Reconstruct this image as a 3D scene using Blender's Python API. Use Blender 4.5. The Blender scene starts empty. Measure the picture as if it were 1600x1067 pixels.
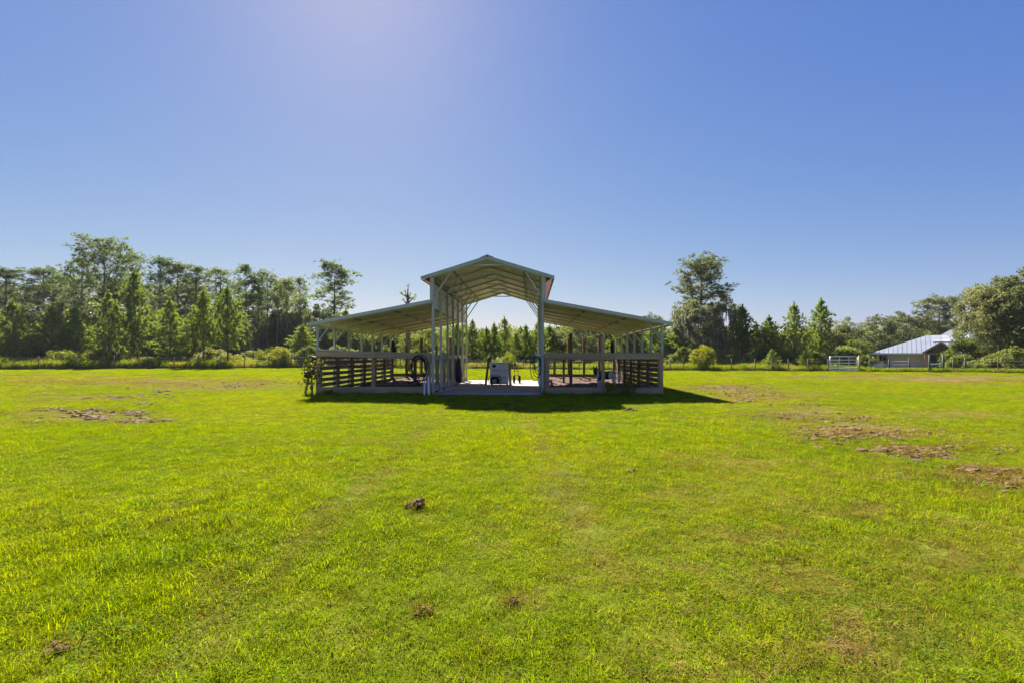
import bpy, math, random
import numpy as np
from mathutils import Vector, Matrix, Euler

sc = bpy.context.scene
COL = sc.collection
R = math.radians

# ---------------------------------------------------------------- camera, sky, sun, exposure
F, HOR, CAMZ = 780.0, 557.0, 1.31          # focal length and horizon in photo pixels, eye height
cd = bpy.data.cameras.new('camera')
cam = bpy.data.objects.new('camera', cd); COL.objects.link(cam)
cam.location = (0, 0, CAMZ); cam.rotation_euler = (R(90), 0, 0)
cd.sensor_width = 36; cd.lens = F / 1600 * 36
cd.shift_y = (HOR - 533.5) / 1600
cd.clip_start = 0.05; cd.clip_end = 5000
sc.camera = cam
sc.render.resolution_x = 1024; sc.render.resolution_y = 682

SUN = Vector((-0.36, 1.14, 1.0)).normalized()
elev = math.asin(SUN.z); azim = math.atan2(SUN.x, SUN.y)     # azimuth clockwise from +Y
w = bpy.data.worlds.new('World'); sc.world = w; w.use_nodes = True
nt = w.node_tree; nt.nodes.clear()
wo = nt.nodes.new('ShaderNodeOutputWorld'); bg = nt.nodes.new('ShaderNodeBackground')
sky = nt.nodes.new('ShaderNodeTexSky'); sky.sky_type = 'NISHITA'
sky.sun_disc = False; sky.sun_elevation = elev; sky.sun_rotation = azim
sky.altitude = 0; sky.air_density = 1.0; sky.dust_density = 0.25; sky.ozone_density = 3.0
# the photograph's tone curve flattens the sky: each channel of the sky gets its own power
sep = nt.nodes.new('ShaderNodeSeparateColor'); com = nt.nodes.new('ShaderNodeCombineColor')
nt.links.new(sky.outputs[0], sep.inputs[0])
for ch, (ex, k) in enumerate(((1.08, .226), (.84, .322), (.30, 1.17))):
    pw = nt.nodes.new('ShaderNodeMath'); pw.operation = 'POWER'; pw.inputs[1].default_value = ex
    ml = nt.nodes.new('ShaderNodeMath'); ml.operation = 'MULTIPLY'; ml.inputs[1].default_value = k
    nt.links.new(sep.outputs[ch], pw.inputs[0]); nt.links.new(pw.outputs[0], ml.inputs[0]); nt.links.new(ml.outputs[0], com.inputs[ch])
nt.links.new(com.outputs[0], bg.inputs[0]); nt.links.new(bg.outputs[0], wo.inputs[0])
bg.inputs[1].default_value = 0.10

sl = bpy.data.lights.new('sun', 'SUN'); so = bpy.data.objects.new('sun', sl); COL.objects.link(so)
sl.energy = 5.0; sl.angle = R(0.53); sl.color = (1.0, 0.95, 0.86)
so.rotation_euler = SUN.to_track_quat('Z', 'Y').to_euler()
so.location = SUN * 100

sc.view_settings.view_transform = 'Standard'; sc.view_settings.look = 'None'
sc.view_settings.gamma = 1.0; sc.view_settings.use_curve_mapping = False
sc.view_settings.exposure = 1.75
HAZE = 0.00013                               # density of the air

# ---------------------------------------------------------------- layout helpers
def smooth(a, b, t):
    t = np.clip((np.asarray(t, float) - a) / (b - a), 0, 1); return t * t * (3 - 2 * t)
def gz(x, y):
    """height of the ground"""
    x = np.asarray(x, float); y = np.asarray(y, float)
    z = 0.018 * np.sin(x * .9 + 1.3) * np.cos(y * .7) + 0.02 * np.sin(x * .33 + y * .41)
    near_barn = smooth(0, 4, np.maximum(np.abs(x + .6) - 6.6, 0) + np.maximum(np.abs(y - 21.5) - 5.2, 0))
    z = z * near_barn
    z = z - 0.62 * smooth(38, 70, y) * smooth(12, 34, x)
    return z
def gzf(x, y): return float(gz(x, y))
def at(px, d):
    """ground point at a photo column and a distance"""
    x = (px - 800) / F * d
    return Vector((x, d, gzf(x, d)))
def top_h(py, d, base=0.0): return CAMZ + (HOR - py) / F * d - base
def G(px, py):
    d = F * CAMZ / (py - HOR); return ((px - 800) / F * d, d)

# ---------------------------------------------------------------- object helpers
def tag(o, label=None, cat=None, group=None, kind=None):
    if label: o['label'] = label
    if cat: o['category'] = cat
    if group: o['group'] = group
    if kind: o['kind'] = kind
    return o
def thing(name, label, cat, loc=(0, 0, 0), rz=0, group=None):
    o = bpy.data.objects.new(name, None); COL.objects.link(o)
    o.empty_display_size = .1
    o.location = loc; o.rotation_euler = (0, 0, rz)
    return tag(o, label, cat, group)
def link(name, me, mat, parent=None, col=None):
    o = bpy.data.objects.new(name, me); (col or COL).objects.link(o)
    if mat is not None and not me.materials:
        for m in (mat if isinstance(mat, (list, tuple)) else [mat]): me.materials.append(m)
    if parent: o.parent = parent
    return o
def copy_tree(o, parent=None):
    c = o.copy(); COL.objects.link(c)
    if parent: c.parent = parent
    for ch in list(o.children): copy_tree(ch, c)
    return c

def mesh_np(name, V, Fc, smooth_=False):
    """V (n,3), Fc (m,3) or (m,4) integer"""
    V = np.ascontiguousarray(V, np.float32); Fc = np.ascontiguousarray(Fc, np.int32)
    me = bpy.data.meshes.new(name); k = Fc.shape[1]
    me.vertices.add(len(V)); me.vertices.foreach_set('co', V.ravel())
    me.loops.add(Fc.size); me.loops.foreach_set('vertex_index', Fc.ravel())
    me.polygons.add(len(Fc)); me.polygons.foreach_set('loop_start', np.arange(0, Fc.size, k, dtype=np.int32))
    me.polygons.foreach_set('use_smooth', np.full(len(Fc), smooth_, bool))
    me.update(calc_edges=True); me.validate()
    return me

class MB:
    def __init__(s): s.v = []; s.f = []; s.m = []; s.sm = []
    def add(s, vs, fs, mi=0, sm=False):
        b = len(s.v); s.v += [tuple(p) for p in vs]
        s.f += [tuple(i + b for i in q) for q in fs]; s.m += [mi] * len(fs); s.sm += [sm] * len(fs)
    def box(s, c, d, rot=None, mi=0, bev=0.0):
        x, y, z = d[0] / 2, d[1] / 2, d[2] / 2
        if bev:
            b = bev
            prof = [(-x + b, -y), (x - b, -y), (x, -y + b), (x, y - b), (x - b, y), (-x + b, y), (-x, y - b), (-x, -y + b)]
            vs = [(p[0], p[1], -z) for p in prof] + [(p[0], p[1], z) for p in prof]
            fs = [tuple(range(7, -1, -1)), tuple(range(8, 16))] + [(i, (i + 1) % 8, 8 + (i + 1) % 8, 8 + i) for i in range(8)]
        else:
            vs = [(-x, -y, -z), (x, -y, -z), (x, y, -z), (-x, y, -z), (-x, -y, z), (x, -y, z), (x, y, z), (-x, y, z)]
            fs = [(3, 2, 1, 0), (4, 5, 6, 7), (0, 1, 5, 4), (1, 2, 6, 5), (2, 3, 7, 6), (3, 0, 4, 7)]
        M = Euler(rot).to_matrix() if rot is not None else None
        c = Vector(c)
        vs = [(M @ Vector(p) if M else Vector(p)) + c for p in vs]
        s.add(vs, fs, mi); return s
    def beam(s, p, q, wd, ht, mi=0, up=(0, 0, 1), wob=0):
        """rectangular bar from p to q"""
        p = Vector(p); q = Vector(q); d = (q - p).normalized(); up = Vector(up)
        if abs(d.dot(up)) > .98: up = Vector((0, 1, 0))
        a = d.cross(up).normalized() * wd / 2; b = a.cross(d).normalized() * ht / 2
        vs = []
        for e in (p, q):
            for i, j in ((-1, -1), (1, -1), (1, 1), (-1, 1)): vs.append(e + a * i + b * j)
        s.add(vs, [(3, 2, 1, 0), (4, 5, 6, 7), (0, 1, 5, 4), (1, 2, 6, 5), (2, 3, 7, 6), (3, 0, 4, 7)], mi); return s
    def tube(s, pts, rad, n=6, mi=0, caps=True, closed=False):
        pts = [Vector(p) for p in pts]; k = len(pts)
        if not hasattr(rad, '__len__'): rad = [rad] * k
        rings = []
        ref = None
        for i, p in enumerate(pts):
            if closed: d = pts[(i + 1) % k] - pts[i - 1]
            else: d = pts[min(i + 1, k - 1)] - pts[max(i - 1, 0)]
            d.normalize()
            if ref is None:
                ref = d.orthogonal().normalized()
            ref = (ref - d * ref.dot(d))
            if ref.length < 1e-5: ref = d.orthogonal()
            ref.normalize(); b = d.cross(ref)
            rings.append([p + (ref * math.cos(2 * math.pi * j / n) + b * math.sin(2 * math.pi * j / n)) * rad[i] for j in range(n)])
        vs = [v for r in rings for v in r]; fs = []
        for i in range(k if closed else k - 1):
            i2 = (i + 1) % k
            for j in range(n): fs.append((i * n + j, i * n + (j + 1) % n, i2 * n + (j + 1) % n, i2 * n + j))
        if caps and not closed:
            fs.append(tuple(range(n - 1, -1, -1))); fs.append(tuple((k - 1) * n + j for j in range(n)))
        s.add(vs, fs, mi, True); return s
    def ring(s, c, r, t, ax='x', n=20, m=6, mi=0):
        pts = []
        for i in range(n):
            a = 2 * math.pi * i / n; u, v = r * math.cos(a), r * math.sin(a)
            pts.append(Vector(c) + (Vector((0, u, v)) if ax == 'x' else Vector((u, 0, v)) if ax == 'y' else Vector((u, v, 0))))
        return s.tube(pts, t, m, mi, closed=True)
    def poly(s, pts, mi=0):
        s.add(pts, [tuple(range(len(pts)))], mi); return s
    def prism(s, prof, y0, y1, mi=0):
        """profile of (x,z) pairs extruded from y0 to y1"""
        n = len(prof)
        vs = [(p[0], y0, p[1]) for p in prof] + [(p[0], y1, p[1]) for p in prof]
        s.add(vs, [tuple(range(n)), tuple(range(2 * n - 1, n - 1, -1))] + [(i, i + n, (i + 1) % n + n, (i + 1) % n) for i in range(n)], mi); return s
    def build(s, name, mat, parent=None, col=None):
        me = bpy.data.meshes.new(name); me.from_pydata(s.v, [], s.f)
        me.polygons.foreach_set('material_index', np.array(s.m, np.int32))
        me.polygons.foreach_set('use_smooth', np.array(s.sm, bool)); me.update()
        return link(name, me, mat, parent, col)

# ---------------------------------------------------------------- materials
def mat(name):
    m = bpy.data.materials.new(name); m.use_nodes = True; n = m.node_tree
    return m, n, n.nodes['Principled BSDF'], n.nodes['Material Output']
def N(n, t, **k):
    o = n.nodes.new(t)
    for a, v in k.items():
        if hasattr(o, a): setattr(o, a, v)
        else: o.inputs[a].default_value = v
    return o
def ramp(n, stops):
    r = n.nodes.new('ShaderNodeValToRGB'); e = r.color_ramp.elements
    while len(e) > 1: e.remove(e[-1])
    e[0].position = stops[0][0]; e[0].color = (*stops[0][1], 1)
    for p, c in stops[1:]:
        x = e.new(p); x.color = (*c, 1)
    return r
def noise(n, scale, detail=3, rough=.55, coord=None, world=False):
    t = N(n, 'ShaderNodeTexNoise'); t.inputs['Scale'].default_value = scale
    t.inputs['Detail'].default_value = detail; t.inputs['Roughness'].default_value = rough
    if world:
        g = N(n, 'ShaderNodeNewGeometry'); n.links.new(g.outputs['Position'], t.inputs['Vector'])
    else:
        g = N(n, 'ShaderNodeTexCoord'); n.links.new(g.outputs['Object'], t.inputs['Vector'])
    return t
def mixc(n, a, b, f, mode='MIX'):
    m = N(n, 'ShaderNodeMix', data_type='RGBA', blend_type=mode)
    for s_, v in ((6, a), (7, b), (0, f)):
        if hasattr(v, 'links') or hasattr(v, 'is_linked'): n.links.new(v, m.inputs[s_])
        elif isinstance(v, (tuple, list)): m.inputs[s_].default_value = (*v, 1)
        else: m.inputs[s_].default_value = v
    return m.outputs[2]

def plain(name, c1, c2, scale=8, rough=.7, metal=0, bump=.0, stretch=None, detail=5, spec=.3):
    m, n, p, o = mat(name)
    t = N(n, 'ShaderNodeTexNoise'); t.inputs['Scale'].default_value = scale; t.inputs['Detail'].default_value = detail
    t.inputs['Roughness'].default_value = .65
    g = N(n, 'ShaderNodeTexCoord'); mp = N(n, 'ShaderNodeMapping')
    n.links.new(g.outputs['Object'], mp.inputs[0]); n.links.new(mp.outputs[0], t.inputs['Vector'])
    if stretch: mp.inputs['Scale'].default_value = stretch
    r = ramp(n, [(.3, c1), (.7, c2)]); n.links.new(t.outputs['Fac'], r.inputs[0])
    oi = N(n, 'ShaderNodeObjectInfo')
    v = N(n, 'ShaderNodeMapRange'); v.inputs['To Min'].default_value = .8; v.inputs['To Max'].default_value = 1.15
    n.links.new(oi.outputs['Random'], v.inputs[0])
    h = N(n, 'ShaderNodeHueSaturation'); n.links.new(v.outputs[0], h.inputs['Value']); n.links.new(r.outputs[0], h.inputs['Color'])
    n.links.new(h.outputs[0], p.inputs['Base Color'])
    p.inputs['Roughness'].default_value = rough; p.inputs['Metallic'].default_value = metal
    p.inputs['Specular IOR Level'].default_value = spec
    if bump:
        b = N(n, 'ShaderNodeBump'); b.inputs['Strength'].default_value = bump; b.inputs['Distance'].default_value = .02
        n.links.new(t.outputs['Fac'], b.inputs['Height']); n.links.new(b.outputs[0], p.inputs['Normal'])
    return m

def leafy(name, stops, wscale=.35, transl=.45, gloss=.25, rnd=.35, rough=.5, dv=.28):
    """leaves, needles and blades: colour drifts over the ground and from plant to plant; light shines through"""
    m, n, p, o = mat(name)
    t = noise(n, wscale, 4, .6, world=True)
    oi = N(n, 'ShaderNodeObjectInfo')
    a = N(n, 'ShaderNodeMath', operation='MULTIPLY_ADD'); n.links.new(oi.outputs['Random'], a.inputs[0])
    a.inputs[1].default_value = rnd; 
    s = N(n, 'ShaderNodeMath', operation='MULTIPLY_ADD'); n.links.new(t.outputs['Fac'], s.inputs[0])
    s.inputs[1].default_value = 1.6; s.inputs[2].default_value = -.3 - rnd / 2
    n.links.new(s.outputs[0], a.inputs[2])
    r = ramp(n, stops); n.links.new(a.outputs[0], r.inputs[0])
    t2 = noise(n, 7.0, 2, .6, world=True)
    v = N(n, 'ShaderNodeMapRange'); v.inputs['From Min'].default_value = .3; v.inputs['From Max'].default_value = .7
    v.inputs['To Min'].default_value = 1 - dv; v.inputs['To Max'].default_value = 1 + dv
    n.links.new(t2.outputs['Fac'], v.inputs[0])
    h = N(n, 'ShaderNodeHueSaturation'); n.links.new(v.outputs[0], h.inputs['Value']); n.links.new(r.outputs[0], h.inputs['Color'])
    n.links.new(h.outputs[0], p.inputs['Base Color']); p.inputs['Roughness'].default_value = rough
    p.inputs['Specular IOR Level'].default_value = gloss
    tr = N(n, 'ShaderNodeBsdfTranslucent')
    h2 = N(n, 'ShaderNodeHueSaturation'); h2.inputs['Saturation'].default_value = 1.15; h2.inputs['Value'].default_value = 1.7
    h2.inputs['Hue'].default_value = .488
    n.links.new(h.outputs[0], h2.inputs['Color']); n.links.new(h2.outputs[0], tr.inputs[0])
    mx = N(n, 'ShaderNodeMixShader'); mx.inputs[0].default_value = transl
    n.links.new(p.outputs[0], mx.inputs[1]); n.links.new(tr.outputs[0], mx.inputs[2]); n.links.new(mx.outputs[0], o.inputs[0])
    return m

M = {}
M['grass'] = leafy('grass_blades', [(.1, (.135, .205, .010)), (.4, (.182, .246, .009)), (.65, (.222, .264, .010)), (.9, (.258, .258, .022)), (1, (.27, .225, .045))], .22, .42, .0, .5, .65, .22)
M['grass_dry'] = leafy('dry_grass', [(.1, (.14, .115, .016)), (.5, (.235, .175, .036)), (.9, (.33, .25, .085))], .5, .35, .0, .6, .7)
M['weed'] = leafy('weed_leaves', [(.1, (.085, .155, .006)), (.6, (.14, .21, .007)), (1, (.20, .22, .018))], .5, .45, .04, .6, .7)
M['tall_grass'] = leafy('tall_grass', [(.1, (.10, .12, .015)), (.5, (.17, .17, .022)), (.9, (.24, .20, .06))], .25, .5, .2, .5)
M['pine'] = leafy('pine_needles', [(.1, (.07, .10, .035)), (.5, (.105, .14, .045)), (.9, (.15, .18, .06))], .12, .5, .2, .5, .6)
M['pine_young'] = leafy('young_pine_needles', [(.1, (.09, .14, .028)), (.5, (.135, .185, .036)), (.9, (.185, .225, .055))], .15, .5, .2, .5, .6)
M['oak'] = leafy('oak_leaves', [(.1, (.07, .09, .034)), (.5, (.11, .13, .046)), (.9, (.16, .165, .065))], .2, .45, .25, .45, .6)
M['broad'] = leafy('broad_leaves', [(.1, (.075, .11, .024)), (.5, (.12, .15, .034)), (.9, (.18, .19, .05))], .25, .48, .25, .5, .6)
M['yellow'] = leafy('yellow_leaves', [(.1, (.10, .13, .012)), (.5, (.16, .18, .018)), (.9, (.22, .21, .03))], .4, .45, .15, .5)
M['sapling'] = leafy('sapling_leaves', [(.1, (.04, .05, .012)), (.5, (.09, .10, .015)), (.9, (.15, .13, .03))], 3, .4, .3, .3)
M['moss'] = leafy('hanging_moss', [(.1, (.20, .20, .16)), (.9, (.34, .32, .25))], .6, .3, .05, .3)
M['bark'] = plain('bark', (.10, .073, .048), (.21, .155, .105), 6, .9, bump=.6, stretch=(1, 1, .25))
M['bark_red'] = plain('pine_bark', (.10, .062, .045), (.21, .13, .095), 5, .9, bump=.6, stretch=(1, 1, .3))
M['steel'] = plain('pale_green_steel', (.35, .39, .34), (.46, .50, .44), 2.5, .45, .0, spec=.5)
M['galv'] = plain('galvanised_steel', (.42, .45, .45), (.56, .58, .57), 3, .4, .35, spec=.5)
M['roof_in'] = plain('roof_sheet', (.48, .43, .335), (.68, .62, .51), 1.6, .55, stretch=(1, .3, 1), spec=.4)
M['purlin'] = plain('dull_purlin', (.16, .14, .11), (.26, .23, .18), 3, .6)
M['white_sheet'] = plain('white_sheet', (.55, .56, .55), (.68, .69, .68), 2, .5, spec=.4)
M['red_sheet'] = plain('red_sheet', (.22, .03, .035), (.30, .05, .05), 3, .5)
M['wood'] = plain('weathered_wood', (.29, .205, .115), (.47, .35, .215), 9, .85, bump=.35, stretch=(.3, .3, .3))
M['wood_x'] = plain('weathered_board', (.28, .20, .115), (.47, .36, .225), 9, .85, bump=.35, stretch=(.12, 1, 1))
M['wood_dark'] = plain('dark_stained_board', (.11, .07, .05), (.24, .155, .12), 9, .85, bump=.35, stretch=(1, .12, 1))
M['wood_brown'] = plain('brown_post', (.12, .075, .05), (.24, .155, .10), 8, .85, bump=.35, stretch=(1, 1, .15))
M['wood_pale'] = plain('pale_board', (.36, .31, .26), (.52, .46, .40), 8, .8, bump=.2, stretch=(1, .12, 1))
M['wire'] = plain('fence_wire', (.16, .15, .14), (.26, .25, .23), 5, .5, .5)
M['concrete'] = plain('concrete', (.22, .195, .175), (.43, .395, .365), 1.1, .9, bump=.1, detail=8)
M['soil'] = plain('turned_soil', (.095, .055, .026), (.23, .14, .068), 14, .95, bump=.5, detail=8)
M['stall_dirt'] = plain('stall_dirt', (.06, .024, .013), (.125, .052, .028), 5, .95, bump=.5, detail=8)
M['black'] = plain('black_rubber', (.012, .012, .013), (.03, .03, .032), 6, .8, spec=.15)
M['green_hose'] = plain('green_hose', (.01, .10, .07), (.02, .16, .11), 6, .4)
M['white'] = plain('white_paint', (.66, .68, .69), (.80, .81, .82), 3, .5)
M['panel'] = plain('pale_roof_panel', (.36, .37, .39), (.46, .47, .49), 3, .6, spec=.2)
M['cabinet'] = plain('white_enamel', (.60, .66, .72), (.74, .78, .82), 2, .45, spec=.5)
M['grey'] = plain('grey_metal', (.28, .29, .3), (.45, .46, .47), 6, .4, .4)
M['house_wall'] = plain('beige_stucco', (.72, .59, .44), (.80, .66, .50), 1.5, .9)
M['house_roof'] = plain('pale_metal_roof', (.20, .225, .26), (.26, .285, .325), .6, .65, .0, spec=.2)
M['brick'] = plain('brick_pier', (.30, .17, .12), (.42, .26, .19), 6, .9)
M['dark_glass'] = plain('window_glass', (.02, .025, .03), (.04, .045, .05), 1, .08, spec=.6)
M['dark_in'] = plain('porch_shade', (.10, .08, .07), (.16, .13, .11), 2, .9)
M['post_green'] = plain('dark_post', (.05, .06, .05), (.10, .10, .085), 6, .8)
M['purple'] = plain('feed_sack', (.03, .015, .05), (.07, .035, .09), 6, .7)

def ground_mat():
    m, n, p, o = mat('field_grass')
    t1 = noise(n, .16, 4, .6, world=True); t2 = noise(n, 1.4, 5, .7, world=True); t3 = noise(n, 24, 4, .75, world=True)
    r1 = ramp(n, [(.3, (.085, .115, .008)), (.5, (.125, .155, .009)), (.7, (.16, .16, .014))]); n.links.new(t1.outputs['Fac'], r1.inputs[0])
    r2 = ramp(n, [(.35, (.05, .065, .010)), (.65, (.16, .155, .018))]); n.links.new(t2.outputs['Fac'], r2.inputs[0])
    c = mixc(n, r1.outputs[0], r2.outputs[0], .4)
    at_ = N(n, 'ShaderNodeAttribute', attribute_name='dry')
    r3 = ramp(n, [(.3, (.12, .08, .045)), (.7, (.26, .19, .10))]); n.links.new(t2.outputs['Fac'], r3.inputs[0])
    ad = N(n, 'ShaderNodeMath', operation='MULTIPLY_ADD'); n.links.new(t2.outputs['Fac'], ad.inputs[0]); ad.inputs[1].default_value = 1.2; ad.inputs[2].default_value = -.6
    ad2 = N(n, 'ShaderNodeMath', operation='ADD', use_clamp=True); n.links.new(ad.outputs[0], ad2.inputs[0]); n.links.new(at_.outputs['Fac'], ad2.inputs[1])
    mul = N(n, 'ShaderNodeMath', operation='MULTIPLY', use_clamp=True); n.links.new(ad2.outputs[0], mul.inputs[0]); n.links.new(at_.outputs['Fac'], mul.inputs[1])
    c = mixc(n, c, r3.outputs[0], mul.outputs[0])
    v = N(n, 'ShaderNodeMapRange'); v.inputs['From Min'].default_value = .3; v.inputs['From Max'].default_value = .7; v.inputs['To Min'].default_value = .45; v.inputs['To Max'].default_value = 1.35
    n.links.new(t3.outputs['Fac'], v.inputs[0])
    h = N(n, 'ShaderNodeHueSaturation'); n.links.new(v.outputs[0], h.inputs['Value']); n.links.new(c, h.inputs['Color'])
    n.links.new(h.outputs[0], p.inputs['Base Color']); p.inputs['Roughness'].default_value = 1; p.inputs['Specular IOR Level'].default_value = .0
    b = N(n, 'ShaderNodeBump'); b.inputs['Strength'].default_value = .6; b.inputs['Distance'].default_value = .03
    n.links.new(t3.outputs['Fac'], b.inputs['Height']); n.links.new(b.outputs[0], p.inputs['Normal'])
    return m
M['ground'] = ground_mat()

# ---------------------------------------------------------------- the field
BARN_O = (-0.843, 17.3); BARN_R = R(-2.06); LEN = 9.144; BAY = 1.524
# dry and rooted areas: photo column, row, half sizes in photo pixels, strength
DRY = [(230, 596, 280, 7, .9), (60, 588, 160, 6, .6), (330, 604, 150, 5, .8), (390, 601, 90, 5, .7), (130, 622, 140, 9, .55), (110, 650, 120, 10, .7), (200, 658, 60, 7, .6),
       (1130, 606, 80, 6, .85), (1190, 618, 90, 9, .8), (1260, 648, 90, 14, .7), (1330, 672, 90, 13, .9), (1420, 705, 60, 8, .85), (1530, 738, 70, 10, .8),
       (1590, 755, 60, 16, .8), (1420, 590, 230, 6, .75), (1500, 592, 150, 7, .95), (1180, 845, 50, 12, .7), (1330, 1015, 55, 30, .9), (1290, 935, 70, 18, .6),
       (60, 1022, 70, 14, .7), (800, 942, 40, 10, .6), (655, 958, 30, 12, .6), (1060, 772, 50, 8, .5), (560, 1000, 50, 12, .35), (1480, 880, 90, 25, .55),
       (1220, 900, 70, 18, .5), (1400, 960, 60, 20, .5), (700, 905, 30, 8, .35), (300, 905, 40, 10, .35), (255, 816, 20, 8, .7), (1080, 900, 50, 14, .35), (930, 830, 60, 10, .3),
       (560, 690, 60, 8, .3), (838, 690, 9, 30, .45), (850, 760, 12, 40, .4), (826, 655, 8, 14, .45), (640, 690, 12, 24, .35), (612, 745, 14, 30, .3), (668, 655, 8, 14, .35), (1150, 720, 100, 12, .35), (1500, 650, 80, 8, .5), (1330, 800, 100, 14, .35)]
def dryness(x, y):
    x = np.asarray(x, float); y = np.asarray(y, float); o = np.zeros(np.broadcast(x, y).shape)
    yy = np.maximum(y, .5)
    py = HOR + F * CAMZ / yy; px = 800 + F * x / yy
    for cx, cy, rx, ry, s in DRY:
        q = ((px - cx) / rx) ** 2 + ((py - cy) / ry) ** 2
        o = np.maximum(o, s * np.exp(-q * .9))
    for pts in (((2, -1.4), (4, -1.45), (7.7, -1.58), (12, -1.7), (17, -1.75)), ((2, .6), (4, .55), (7.7, .40), (12, .2), (17, .05))):   # wheel tracks to the aisle
        c = np.interp(y, [p[0] for p in pts], [p[1] for p in pts])
        o = np.maximum(o, .55 * np.exp(-((x - c) / .17) ** 2) * (y > 2) * (y < 17.6) * (.75 + .25 * np.sin(y * 1.7)))
    dx, dy = x - BARN_O[0], y - BARN_O[1]; cc, ss = math.cos(-BARN_R), math.sin(-BARN_R); lx, ly = dx * cc - dy * ss, dx * ss + dy * cc
    o = np.maximum(o, .6 * np.exp(-(np.maximum(np.abs(lx) - 1.6, 0) / .5) ** 2 - ((ly + .25) / .5) ** 2))
    o = np.maximum(o, .5 * np.exp(-(np.maximum(np.abs(lx) - 1.6, 0) / .5) ** 2 - ((ly - LEN - .5) / .7) ** 2))
    o = np.where(y < .6, 0, o)
    return o
def barn_local(x, y):
    dx, dy = x - BARN_O[0], y - BARN_O[1]; c, s = math.cos(-BARN_R), math.sin(-BARN_R)
    return dx * c - dy * s, dx * s + dy * c

def axis(lo, hi, core0, core1, step):
    a = list(np.arange(core0, core1 + 1e-6, step)); st = step; p = core1
    while p < hi: st *= 1.25; p += st; a.append(p)
    st = step; p = core0; pre = []
    while p > lo: st *= 1.25; p -= st; pre.append(p)
    return np.array(pre[::-1] + a)
xs = axis(-200, 200, -40, 45, .5); ys = axis(-30, 220, -4, 62, .4)
X, Y = np.meshgrid(xs, ys); Z = gz(X, Y)
V = np.stack([X.ravel(), Y.ravel(), Z.ravel()], 1)
nx, ny = len(xs), len(ys)
i = (np.arange(ny - 1)[:, None] * nx + np.arange(nx - 1)[None]).ravel()
me = mesh_np('field', V, np.stack([i, i + 1, i + nx + 1, i + nx], 1), True)
a = me.attributes.new('dry', 'FLOAT', 'POINT'); a.data.foreach_set('value', dryness(X, Y).ravel().astype(np.float32))
tag(link('field', me, M['ground']), kind='structure')

# ---------------------------------------------------------------- scattering (grass and ground cover only)
SRC = {}
def scatter(name, P, rot, scl, idx, sources, label, parent=None):
    col = bpy.data.collections.new(name + '_kinds')
    for k, (me, m) in enumerate(sources):
        link('%s_kind%03d' % (name, k), me, m, None, col)
    V = np.asarray(P, np.float32)
    me = bpy.data.meshes.new(name); me.vertices.add(len(V)); me.vertices.foreach_set('co', V.ravel())
    for nm, ty, arr, key in (('rot', 'FLOAT_VECTOR', rot, 'vector'), ('scl', 'FLOAT_VECTOR', scl, 'vector'), ('idx', 'INT', idx, 'value')):
        at_ = me.attributes.new(nm, ty, 'POINT')
        at_.data.foreach_set(key, np.ascontiguousarray(arr, np.int32 if ty == 'INT' else np.float32).ravel())
    o = bpy.data.objects.new(name, me); COL.objects.link(o)
    ng = bpy.data.node_groups.new(name, 'GeometryNodeTree')
    ng.interface.new_socket('Geometry', in_out='INPUT', socket_type='NodeSocketGeometry')
    ng.interface.new_socket('Geometry', in_out='OUTPUT', socket_type='NodeSocketGeometry')
    gi = ng.nodes.new('NodeGroupInput'); go = ng.nodes.new('NodeGroupOutput')
    ip = ng.nodes.new('GeometryNodeInstanceOnPoints'); ci = ng.nodes.new('GeometryNodeCollectionInfo')
    ci.inputs['Collection'].default_value = col; ci.inputs['Separate Children'].default_value = True; ci.inputs['Reset Children'].default_value = True
    ip.inputs['Pick Instance'].default_value = True
    def attr(nm, ty):
        q = ng.nodes.new('GeometryNodeInputNamedAttribute'); q.data_type = ty; q.inputs['Name'].default_value = nm
        return next(s for s in q.outputs if s.enabled and s.name == 'Attribute')
    L = ng.links.new
    L(gi.outputs[0], ip.inputs['Points']); L(ci.outputs[0], ip.inputs['Instance'])
    L(attr('idx', 'INT'), ip.inputs['Instance Index']); L(attr('rot', 'FLOAT_VECTOR'), ip.inputs['Rotation']); L(attr('scl', 'FLOAT_VECTOR'), ip.inputs['Scale'])
    L(ip.outputs[0], go.inputs[0])
    md = o.modifiers.new('scatter', 'NODES'); md.node_group = ng
    return tag(o, label, None, None, 'stuff')

def blades(rng, n, r, h0, h1, wd, lean=.6, bend=.5):
    """a patch of grass blades, each two pieces long"""
    a = rng.uniform(0, 2 * np.pi, n); rr = r * np.sqrt(rng.uniform(0, 1, n))
    b = np.stack([rr * np.cos(a), rr * np.sin(a), np.full(n, -.004)], 1)
    th = rng.uniform(0, 2 * np.pi, n); ln = rng.uniform(.1, 1, n) * lean; h = rng.uniform(h0, h1, n)
    d = np.stack([np.cos(th), np.sin(th), np.zeros(n)], 1)
    fa = th + np.pi / 2 + rng.normal(0, .5, n)
    side = np.stack([np.cos(fa), np.sin(fa), np.zeros(n)], 1) * (wd * rng.uniform(.6, 1.3, n))[:, None] / 2
    up = np.array([0, 0, 1.])
    mid = b + up * (h * .55)[:, None] + d * (h * ln * .5)[:, None]
    tip = b + up * (h * (1 - .35 * ln * bend))[:, None] + d * (h * ln * (1 + bend))[:, None]
    V = np.stack([b - side, b + side, mid + side * .8, mid - side * .8, tip], 1).reshape(-1, 3)
    k = np.arange(n)[:, None] * 5
    Fc = np.concatenate([k + np.array([[0, 1, 2]]), k + np.array([[0, 2, 3]]), k + np.array([[3, 2, 4]])])
    return V, Fc
def weed_leaves(rng, n, r, s0, s1):
    a = rng.uniform(0, 2 * np.pi, n); rr = r * np.sqrt(rng.uniform(0, 1, n))
    c = np.stack([rr * np.cos(a), rr * np.sin(a), rng.uniform(.005, .035, n)], 1)
    return leafcards(rng, c, s0, s1, flat=.6)
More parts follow.
